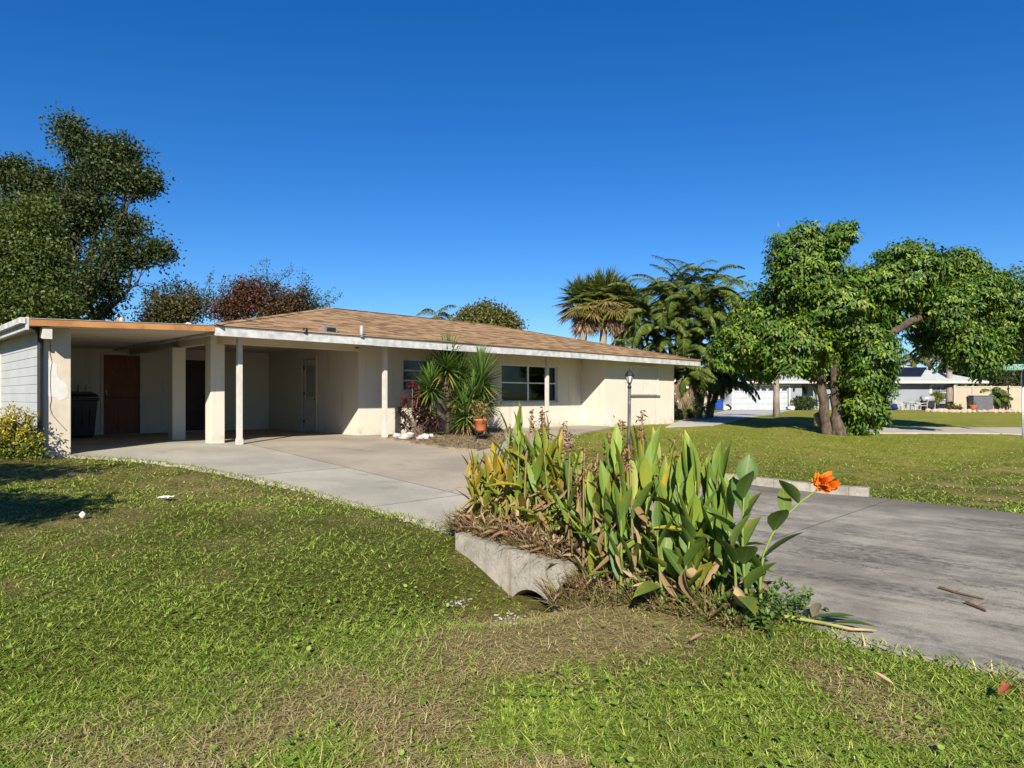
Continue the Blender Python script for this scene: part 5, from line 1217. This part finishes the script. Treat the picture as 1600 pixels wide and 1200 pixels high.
# ------------------------------------------------------------------ canna plants
def canna(px_e, px_s, h, nleaf, LL, LW, cols, w, label, lean=(0, 0), head=False, flower=False, dead=3, spread=.55, up=.9, az0=None, bare=.15, zoff=0.0, curve=1.4):
    x, y = ES(px_e, px_s); z0 = float(zd(x, y) if zoff else max(zlawn(x, y), zd(x, y)-.32))+zoff
    b = np.array([x, y, z0]); t = thing('canna_plant', label, 'canna', b, 'canna plants along the driveway edge')
    top = b+np.array([lean[0], lean[1], h]); ts = np.linspace(0, 1, 9); bend = rng.standard_normal(2)*.03*h
    pts = np.array([b+(top-b)*q+np.array([bend[0], bend[1], 0])*math.sin(q*3.1)+np.array([lean[0], lean[1], 0])*(q**curve-q) for q in ts])
    g = np.array([.16, .20, .04]); br = np.array([.22, .13, .07])
    sc_ = np.array([g*(1-q)+(br if head else g*1.1)*q for q in ts]); 
    st = MB(); st.tube(pts, np.linspace(.014, .006, 9), 7, sc_); st.build('stem', MT['stem'], t, True)
    mb = MB(); az = (az0 if az0 is not None else rng.random()*6.28)
    lp = np.linspace(bare, .62 if head else .96, nleaf)
    for i, q in enumerate(lp):
        p = np.array([np.interp(q, ts, pts[:, k]) for k in range(3)]); a = az+i*2.5+rng.uniform(-.4, .4)
        el = (.75+.6*q)*up+rng.uniform(-.25, .2)-(.7 if rng.random() < (.25 if q < .45 else .05) else 0); d = np.array([math.cos(a)*math.cos(el), math.sin(a)*math.cos(el), math.sin(el)])
        f = math.sin(math.pi*(.25+.6*q)); C = pal(1, *cols, w=w)[0]
        k = len(CT_); tip = np.ones((k, 3)); yv = CT_[:, 1]; xv = abs(CT_[:, 0])
        if rng.random() < .4: tip = np.where(((yv > .9) | ((xv > .4) & (yv > .5)))[:, None], np.array([1.9, 1.05, .7]), 1.0)       # browned rim
        W = LW*(.8+.4*rng.random())*(.75+.3*f); Lf = LL*(.8+.35*rng.random())*(.75+.3*f)
        mb.inst(CT_, CF_, [p], d, UP+d*.2+rdir(1)[0]*.25, W, Lf, C, B=-spread*rng.uniform(.3, 1.0)*(1.2-el*.5), TU=CU_, CT=tip)
    mb.build('foliage', MT['canna'], t, True)
    if dead:
        mb = MB()
        for i in range(dead):
            q = rng.uniform(.08, .7); p = np.array([np.interp(q, ts, pts[:, k]) for k in range(3)]); a = rng.random()*6.28
            d = np.array([math.cos(a)*.5, math.sin(a)*.5, -.9+rng.uniform(-.1, .8)])
            mb.inst(CT_*[1, 1, 2.2], CF_, [p], d, rdir(1)[0], LW*.6*(.7+.6*rng.random()), LL*.8*(.5+.6*rng.random()), pal(1, (.30, .20, .10), (.40, .29, .16), (.19, .12, .06))[0], B=rng.uniform(-.5, .5), TU=CU_)
        mb.build('dead_foliage', MT['deadleaf'], t, True)
    if head:
        mb = MB(); e = pts[-1]; n = 26; q = np.linspace(0, 1, n); P = e-UP*(q*.22)[:, None]+rng.standard_normal((n, 3))*.012
        d = rdir(n)*[1, 1, .5]-UP*.35
        mb.inst(LEAF*[1, 1, 2], LEAFF, P, d, rdir(n), .022, .05*(.5+rng.random(n)), pal(n, (.22, .11, .06), (.30, .17, .10), (.12, .06, .04)), B=-.4); mb.build('seed_head', MT['deadleaf'], t)
    if flower:
        mb = MB(); e = pts[-1]; n = 60; d = rdir(n)*[1, 1, .55]+UP*.25
        mb.inst(CT_, CF_, e+rdir(n)*[.035, .03, .018], d, rdir(n), .075, .07*(.7+.5*rng.random(n)), pal(n, (.85, .20, .015), (.90, .28, .02), (.75, .13, .01)), B=-.9*rng.random(n), TU=CU_); mb.build('flower', MT['flower'], t, True)
        m2 = MB(); m2.tube([e-nrm(pts[-1]-pts[-2])*.05, e+[0, 0, .01]], [.012, .02], 8, np.array([.10, .03, .03])); m2.build('flower_base', MT['stem'], t)
yel = [(.20, .25, .03), (.28, .29, .035), (.42, .31, .035), (.14, .20, .026), (.42, .21, .04)]; yw = [.3, .25, .18, .2, .07]
grn = [(.175, .275, .04), (.125, .22, .038), (.25, .34, .048), (.34, .37, .05)]; gw = [.4, .3, .22, .08]
dgr = [(.09, .165, .036), (.115, .195, .038), (.16, .235, .042)]
where_l = ['at the left tip of the headwall', 'over the left third of the headwall', 'over the middle of the headwall', 'over the right third of the headwall']
for i in range(56):
    e = -1.5+1.55*(i+.5)/56+rng.uniform(-.04, .04); s = .36+.30*rng.random(); f = (e+1.5)/1.55
    hh = (.50+.60*min(1, f*2.6))*(1.0-.30*max(0, f-.62)/.38)*rng.uniform(.72, 1.08); hd = rng.random() < .25 and i > 5
    yy_ = rng.random() < (.85-.5*f)
    lab = ('tall ' if hh > .85 else 'mid-height ' if hh > .62 else 'short ')+('yellowing' if yy_ else 'green')+' canna '+('with withered seed head ' if hd else 'in leaf ')+where_l[min(3, int(f*4))]+[', front row', ', back row'][int(s > .51)]
    canna(e, s, hh+(.22 if hd else 0), 8 if not hd else 6, .34, .068, yel if yy_ else grn, yw if yy_ else gw, lab, (rng.uniform(-.09, .09)-.14*(f < .2), rng.uniform(-.1, .1)), hd, False, 4, .35, 1.08, bare=.12, zoff=.02)
where_r = ['just right of the headwall', 'in the middle of the right clump', 'near the flowering canna']
for i in range(42):
    e = .08+1.6*(i+.5)/42+rng.uniform(-.05, .05); s = .05+.36*rng.random()-.10*(e > 1.0); f = (e-.08)/1.6
    hd = rng.random() < .25 and f < .85
    hh = (.80+.30*math.sin(min(1, f*1.5)*math.pi*.75))*rng.uniform(.70, 1.08)
    lab = ('tall ' if hh > .9 else 'mid-height ' if hh > .75 else 'short ')+('broad-leaved green' if not hd else 'drying')+' canna '+('with brown seed head ' if hd else 'in leaf ')+where_r[min(2, int(f*3))]+[', roadside row', ', driveway row'][int(s > .2)]
    canna(e, s, (rng.uniform(1.25, 1.62)*(1.0 if f < .5 else .86) if hd else hh), 9 if not hd else 6, .40, .08+.03*f, grn, gw, lab, (rng.uniform(-.09, .09), rng.uniform(-.07, .07)), hd, False, 4 if f < .75 else 2, .3, 1.22, bare=.10)
def dry_stalk(e, s, h, label, lean):
    x, y = ES(e, s); b = np.array([x, y, float(zlawn(x, y))]); t = thing('dry_canna_stalk', label, 'canna', b, 'dry canna stalks in the clump')
    ts = np.linspace(0, 1, 10); k = rng.standard_normal(2)*.04
    pts = np.array([b+np.array([lean[0]*q*q+k[0]*math.sin(q*5), lean[1]*q*q+k[1]*math.sin(q*4), h*q-.08*h*max(0, q-.8)*5*abs(lean[0])]) for q in ts])
    MB().tube(pts, np.linspace(.014, .006, 10), 7, np.array([.30, .19, .10])*rng.uniform(.7, 1.15)).build('stem', MT['stem'], t, True)
    n = 10; mb = MB(); q = rng.uniform(.05, .85, n); P = np.stack([np.interp(q, ts, pts[:, j]) for j in range(3)], 1); a = rng.random(n)*6.28
    D = np.stack([np.cos(a)*.35, np.sin(a)*.35, np.where(rng.random(n) < .35, .7, -1.0)], 1)
    mb.inst(CT_*[1, 1, 2.4], CF_, P, D, rdir(n), rng.uniform(.02, .045, n), rng.uniform(.10, .26, n), pal(n, (.31, .20, .10), (.42, .31, .18), (.18, .11, .06)), B=rng.uniform(-.5, .5, n), TU=CU_); mb.build('dead_foliage', MT['deadleaf'], t, True)
    m = 34; q = np.linspace(0, 1, m); P = pts[-1]-(pts[-1]-pts[-3])*(q*.9)[:, None]+rng.standard_normal((m, 3))*.012
    MB().inst(LEAF*[1, 1, 2], LEAFF, P, rdir(m)*[1, 1, .6]-UP*.4, rdir(m), .02, .055*(.5+rng.random(m)), pal(m, (.22, .11, .06), (.30, .17, .10), (.12, .06, .04)), B=-.4).build('seed_head', MT['deadleaf'], t)
DS = [(.12, .28, 1.25, -.05), (.25, .12, 1.42, .05), (.38, .30, 1.5, .1), (.55, .2, 1.55, .04), (.66, .0, 1.2, .16), (.74, .28, 1.48, -.06), (.98, .3, 1.3, .05), (1.2, .22, 1.2, .12), (-.2, .5, 1.25, .05), (-.5, .62, 1.3, -.06), (-.75, .45, 1.2, .1), (-1.0, .6, 1.15, -.05)]
for i, (e, s, h, l) in enumerate(DS):
    dry_stalk(e, s, h, ['tall', 'bent', 'shaggy', 'thin'][i % 4]+' dry brown canna stalk '+('over the headwall' if e < 0 else 'in the '+['left', 'middle', 'right'][min(2, int(e/.45))]+' of the right clump')+[', reaching highest', ', leaning left', ', nearest the drive', ', nearest the lawn', ''][(i*2+i//4) % 5], (l, rng.uniform(-.06, .06)))
canna(1.86, .02, 1.0, 9, .30, .155, dgr, None, 'leafy green canna at the near end of the clump bearing the broadest leaves', (-.03, 0), False, False, 1, .3, .85, bare=.22)
canna(1.92, .10, .95, 8, .30, .12, dgr, None, 'leaning canna bearing the single orange flower beside the driveway', (.50, .12), False, True, 1, .5, .75, bare=.25, curve=3.4)
canna(1.80, -.10, .66, 6, .30, .14, dgr, None, 'short broad canna in front of the near end of the clump', (-.05, -.05), False, False, 2, .3, .9)
canna(1.45, -.16, .55, 5, .30, .13, dgr, None, 'low canna with rounded leaves at the grass edge', (.03, -.03), False, False, 2, .3, .95, bare=.3)
canna(1.28, -.18, .58, 5, .32, .10, dgr, None, 'slim low canna left of the one with rounded leaves', (-.05, -.04), False, False, 2, .3, 1.05, bare=.3)
canna(.85, -.12, .95, 7, .42, .10, grn, gw, 'upright bright green canna standing forward of the clump', (0, -.02), False, False, 2, .2, 1.2)
# dry stalks, fallen leaves and straw between the stems
def scatter_es(n, e0, e1, s0, s1, zf):
    e = rng.uniform(e0, e1, n); s = rng.uniform(s0, s1, n); x, y = ES(e, s); return np.c_[x, y, zf(x, y)]
mb = MB(); P = np.r_[scatter_es(2600, -1.5, .2, .12, .75, lambda x, y: zd(x, y)+.06), scatter_es(1300, .15, 1.5, -.10, .42, lambda x, y: zlawn(x, y)+.05)]; n = len(P)
P[:, 2] += .16*rng.random(n)**2
mb.inst(CT_*[1, 1, 2], CF_, P, rdir(n)*[1, 1, .45]+UP*.05, rdir(n)+UP, .028*(.4+rng.random(n)), .17*(.4+.8*rng.random(n)), pal(n, (.30, .17, .10), (.36, .25, .15), (.22, .12, .07), (.42, .33, .21), (.13, .08, .05)), B=rng.uniform(-.6, .6, n), TU=CU_)
kind(mb.build('leaf_litter', MT['deadleaf'], None, True), 'stuff')
mb = MB(); P = np.r_[scatter_es(2400, .10, .95, -.14, .35, lambda x, y: zd(x, y)-.12), scatter_es(2200, -1.6, .0, .10, .45, lambda x, y: zd(x, y)+.05), scatter_es(1500, .6, 1.9, -.25, .2, lambda x, y: zlawn(x, y)+.02)]; n = len(P)
e, s = es(P[:, 0], P[:, 1]); P[:2400, 2] = zd(P[:2400, 0], P[:2400, 1])-.26*sstep(.3, -.1, s[:2400])
d = rdir(n)*[.8, .8, .4]+UP*(.25+.7*rng.random((n, 1)))
mb.inst(BLADE, BLADEF, P, d, UP+rdir(n)*.2, .010, .28*(.5+.8*rng.random(n)), pal(n, (.34, .26, .13), (.42, .34, .19), (.20, .19, .04), (.13, .16, .03), (.27, .19, .10)), B=-.5*rng.random(n))
kind(mb.build('dry_grass', MT['deadleaf']), 'stuff')
mb = MB(); P = np.r_[scatter_es(230, 1.0, 2.15, -.25, .30, zlawn), scatter_es(60, 1.7, 2.2, .05, .5, lambda x, y: np.maximum(zlawn(x, y), zd(x, y)))]; P[:, 2] += .02+.16*rng.random(len(P)); n = len(P)
mb.inst(LEAF, LEAFF, np.repeat(P, 4, 0)+rng.standard_normal((4*n, 3))*.02, rdir(4*n)+UP*.2, UP, .035, .055*(.7+.6*rng.random(4*n)), pal(4*n, (.09, .16, .025), (.12, .20, .03), (.06, .11, .02)))
kind(mb.build('low_weeds', MT['leaf']), 'stuff')

# ------------------------------------------------------------------ grass
def wedge(n, y0, y1, p=1.0):
    Y = 1/(1/y1+(1/y0-1/y1)*rng.random(n)**p); X = (rng.random(n)*2-1)*(.95*Y+1.2); return X, Y
def lawnmask(X, Y):
    m = ~inpoly(X, Y, DRIVE) & ~inpoly(X, Y, HOUSE_FOOT) & ~inpoly(X, Y, BED) & ~inpoly(X, Y, NDRIVE) & ~inpoly(X, Y, LANE)
    e, s = es(X, Y); m &= ~((e > -1.5) & (e < .5) & (s > -.05) & (s < .35)); 
    return m
G1 = [(.18, .275, .03), (.26, .335, .042), (.46, .48, .13), (.08, .145, .016)]
G2 = [(.45, .36, .15), (.56, .47, .24), (.28, .21, .085), (.33, .32, .06)]
def grass(name, n, y0, y1, Lr, wr, p=1.0):
    X, Y = wedge(n, y0, y1, p); m = lawnmask(X, Y); X, Y = X[m], Y[m]
    # tufts: pull blades together
    tx = np.round(X/.11+.5*vnoise(X, Y, 9, 4))*.11; ty = np.round(Y/.11+.5*vnoise(Y, X, 9, 6))*.11
    k = .45*(rng.random(len(X)) < .6); X2 = X+(tx-X)*k; Y2 = Y+(ty-Y)*k; m = lawnmask(X2, Y2); X, Y = X2[m], Y2[m]; n = len(X)
    b = brown(X, Y); dry = rng.random(n) < np.clip(.08+.85*b, 0, .93); keep = rng.random(n) < (1-.35*b); X, Y, b, dry = X[keep], Y[keep], b[keep], dry[keep]; n = len(X)
    C = np.where(dry[:, None], pal(n, *G2), pal(n, *G1, w=[.34, .32, .16, .18])*(.75+.6*fbm(X, Y, 2.2, 12))[:, None])
    up = np.where(dry, .22, .62)*(.4+1.0*rng.random(n)); a = rng.random(n)*6.28
    D = np.stack([np.cos(a), np.sin(a), up], 1)
    sc = (np.maximum(Y, 3.5)/4.0)**.42
    L = rng.uniform(*Lr, n)*(.75+.6*fbm(X, Y, 1.3, 8))*np.where(rng.random(n) < .06, 1.9, 1.0)*np.where(dry, 1.0, 1.0)*sc**.35; W = rng.uniform(*wr, n)*sc*np.where(dry, .6, 1)
    P = np.c_[X, Y, zlawn(X, Y)-.004]
    mb = MB(); mb.inst(BLADE, BLADEF, P, D, UP+.2*rdir(n), W, L, C, B=-.55*rng.random(n)); kind(mb.build(name, MT['grass']), 'stuff')
grass('grass', 680000, 2.3, 9.0, (.028, .064), (.004, .0075))
grass('far_grass', 200000, 8.0, 34.0, (.035, .07), (.007, .012), .8)
# long blades along the driveway edge
P = []
for a, b in zip(DRIVE[:19], DRIVE[1:20]):
    a, b = np.array(a), np.array(b); k = int(np.linalg.norm(b-a)*160)
    if 8 <= len(P) < 0: continue
    t_ = rng.random((k, 1)); P.append(a+(b-a)*t_+rng.standard_normal((k, 2))*.035)
P = np.concatenate(P); e, s = es(P[:, 0], P[:, 1]); P = P[~((e > -1.6) & (e < 2.1) & (s > -.1) & (s < .6))]; n = len(P); a = rng.random(n)*6.28
kind(MB().inst(BLADE, BLADEF, np.c_[P, zd(P[:, 0], P[:, 1])-.015], np.stack([np.cos(a), np.sin(a), .6+rng.random(n)], 1), UP, .008, .05+.06*rng.random(n), pal(n, *G1, *G2[:2], w=[.3, .25, .15, .1, .12, .08]), B=-.5*rng.random(n)).build('edge_grass', MT['grass']), 'stuff')
# dollarweed and thatch
X, Y = wedge(42000, 2.4, 10); m = lawnmask(X, Y); X, Y = X[m], Y[m]; e, s = es(X, Y)
pr = np.exp(-((e+.6)/1.3)**2)*(s < .2)*sstep(.42, .6, fbm(X, Y, .8, 21))*.5*(.3+.7*rng.random(len(X)))+.03*(e > 1.2)+.01; m = rng.random(len(X)) < pr; X, Y = X[m], Y[m]; n = len(X)
D = rdir(n)*[1, 1, .25]+UP*.12; P = np.c_[X, Y, zlawn(X, Y)+.025+.035*rng.random(n)]
kind(MB().inst(DISC, DISCF, P, D, UP+rdir(n)*.45, .026*(.5+.9*rng.random(n)), .026*(.5+.9*rng.random(n)), pal(n, (.17, .28, .035), (.12, .22, .025), (.25, .34, .06))).build('dollarweed', MT['grass']), 'stuff')
X, Y = wedge(150000, 2.3, 12); m = lawnmask(X, Y); X, Y = X[m], Y[m]; m = rng.random(len(X)) < brown(X, Y)**1.5*.8+.03; X, Y = X[m], Y[m]; n = len(X)
kind(MB().inst(BLADE, BLADEF, np.c_[X, Y, zlawn(X, Y)+.012+.03*rng.random(n)], rdir(n)*[1, 1, .18], UP, .0034*(.6+.8*rng.random(n)), .075*(.3+.9*rng.random(n)), pal(n, (.46, .37, .17), (.56, .46, .24), (.32, .24, .11)), B=.2*rng.standard_normal(n)).build('dead_thatch', MT['deadleaf']), 'stuff')

# ------------------------------------------------------------------ small things lying about
p = gl(259, 784); mb = MB(); V = []; g_ = 6
for i in range(g_):
    for j in range(g_): V.append(p+[(i-2.5)*.028+.008*rng.standard_normal(), (j-2.5)*.03, .05+.02*abs(math.sin(i*1.3+j*.9))])
mb.add(V, [(i*g_+j, i*g_+j+1, (i+1)*g_+j+1, (i+1)*g_+j) for i in range(g_-1) for j in range(g_-1)]); solo(mb, 'paper_scrap', MT['paper'], 'crumpled white paper scrap lying on the left lawn', 'litter')
p = gl(129, 812); solo(rock(MB(), p+[0, 0, .05], .035, (1, .7, 1.1), (.6, .57, .5), 2), 'pebble', MT['rock'], 'small pale stone on the lawn by the tree shadow', 'stone', None, True)
def leaf1(px, py, L, col, lab, az, up=.03):
    p = gl(px, py)+[0, 0, .055]; solo(MB().inst(CT_*[1, 1, 1.6], CF_, [p], [math.cos(az), math.sin(az), .15], UP, L*.42, L, np.array(col), B=.35, TU=CU_), 'fallen_leaf', MT['deadleaf'], lab, 'leaf', None, True)
leaf1(1398, 1087, .11, (.5, .36, .22), 'pale curled fallen leaf on the lower right lawn', 2.6); leaf1(1560, 1102, .09, (.30, .09, .05), 'left one of two red-brown fallen leaves at lower right', .3); leaf1(1574, 1100, .08, (.34, .11, .06), 'right one of two red-brown fallen leaves at lower right', 1.2)
leaf1(1078, 1015, .10, (.36, .22, .13), 'brown fallen leaf on the grass below the clump', .1); leaf1(274, 848, .09, (.30, .16, .09), 'reddish dead leaf on the left lawn', 1.0)
for k, (pts, r, lab) in enumerate([([(1468, 920), (1490, 927), (1515, 933), (1538, 938)], .012, 'longer bare twig lying on the driveway'), ([(1510, 944), (1525, 950), (1541, 957)], .016, 'shorter thick twig lying on the driveway')]):
    P = [gp(*q)+[0, 0, .012] for q in pts]; m_ = MB(); m_.tube(P, np.linspace(r, r*.5, len(P)), 6, np.array([.14, .09, .06])); q = P[1]; m_.tube([q, q+[.09, .03, .02]], [.006, .003], 5, np.array([.14, .09, .06])); solo(m_, 'twig', MT['stem'], lab, 'twig')
t0 = gp(1205, 968); t = thing('fallen_canna_stalk', 'broken canna stalk lying across the driveway edge', 'stalk', t0)
P = [gp(*q)+[0, 0, .03] for q in [(1195, 966), (1240, 972), (1290, 981), (1330, 990), (1370, 992)]]
MB().tube(P, [.014, .013, .012, .011, .006], 7, np.array([[.28, .30, .08], [.28, .30, .08], [.24, .24, .07], [.38, .28, .13], [.36, .25, .12]])).build('stem', MT['stem'], t, True)
mb = MB()
for px, py, dx, dy, col in [(1265, 976, .2, -.06, (.07, .12, .03)), (1280, 978, .22, .02, (.09, .14, .035)), (1270, 974, .1, .15, (.25, .20, .13)), (1300, 984, .2, -.1, (.08, .13, .03))]: mb.inst(CT_, CF_, [gp(px, py)+[0, 0, .04]], [dx, dy, .06], UP, .07, .26, np.array(col), B=-.2, TU=CU_)
mb.build('foliage', MT['canna'], t, True)
mb = MB(); P = np.r_[[gl(720+rng.normal(0, 14), 944+rng.normal(0, 5)) for _ in range(36)], [gl(797+rng.normal(0, 12), 971+rng.normal(0, 5)) for _ in range(36)], [gl(rng.uniform(200, 420), rng.uniform(722, 736)) for _ in range(60)]]
for q in P: rock(mb, q+[0, 0, .02], .004+.009*rng.random()**2, (1, 1, .7), (.36, .35, .33), rng.integers(0, 99))
kind(mb.build('gravel_bits', MT['rock']), 'stuff')

# ------------------------------------------------------------------ camera, sun, sky
cam = bpy.data.cameras.new('Camera'); co = bpy.data.objects.new('Camera', cam); COL.objects.link(co)
co.location = (0, 0, EYE); co.rotation_euler = (math.pi/2, 0, 0); cam.sensor_width = 36; cam.lens = 36*F/1600; cam.shift_y = (HY-600)/1600*-1*-1
cam.clip_start = .05; cam.clip_end = 5000
SC.camera = co
EL = math.radians(30.6); AZ = math.radians(180+2.6)               # sun behind the camera, slightly left
sun = bpy.data.lights.new('Sun', 'SUN'); sun.energy = 4.75; sun.angle = math.radians(.53); sun.color = (1, .935, .81)
so = bpy.data.objects.new('Sun', sun); COL.objects.link(so)
sd = Vector((math.sin(AZ)*math.cos(EL), math.cos(AZ)*math.cos(EL), math.sin(EL)))
so.rotation_euler = sd.to_track_quat('Z', 'Y').to_euler(); so.location = sd*50
w = bpy.data.worlds.new('World'); SC.world = w; w.use_nodes = True; nt = w.node_tree; nt.nodes.clear()
sky = nt.nodes.new('ShaderNodeTexSky'); sky.sky_type = 'NISHITA'; sky.sun_disc = False; sky.sun_elevation = EL; sky.sun_rotation = AZ
sky.air_density = 1.0; sky.dust_density = .1; sky.ozone_density = 3.0; sky.altitude = 0
hs = nt.nodes.new('ShaderNodeHueSaturation'); hs.inputs['Saturation'].default_value = 1.36; hs.inputs['Value'].default_value = .61
gm_ = nt.nodes.new('ShaderNodeVectorMath'); gm_.operation = 'MULTIPLY'; gm_.inputs[1].default_value = (.58, .75, 1.0)
bg = nt.nodes.new('ShaderNodeBackground'); bg.inputs['Strength'].default_value = .11
ou = nt.nodes.new('ShaderNodeOutputWorld')
nt.links.new(sky.outputs[0], hs.inputs['Color']); nt.links.new(hs.outputs[0], gm_.inputs[0]); mn_ = nt.nodes.new('ShaderNodeVectorMath'); mn_.operation = 'MINIMUM'; mn_.inputs[1].default_value = (12.0, 11.0, 9.0); nt.links.new(gm_.outputs[0], mn_.inputs[0]); nt.links.new(mn_.outputs[0], bg.inputs[0]); nt.links.new(bg.outputs[0], ou.inputs[0])
vs = SC.view_settings; vs.view_transform = 'Standard'; vs.look = 'None'; vs.exposure = .95; vs.gamma = 1; vs.use_curve_mapping = False
for o in bpy.data.objects:
    if '_o' in o: del o['_o']
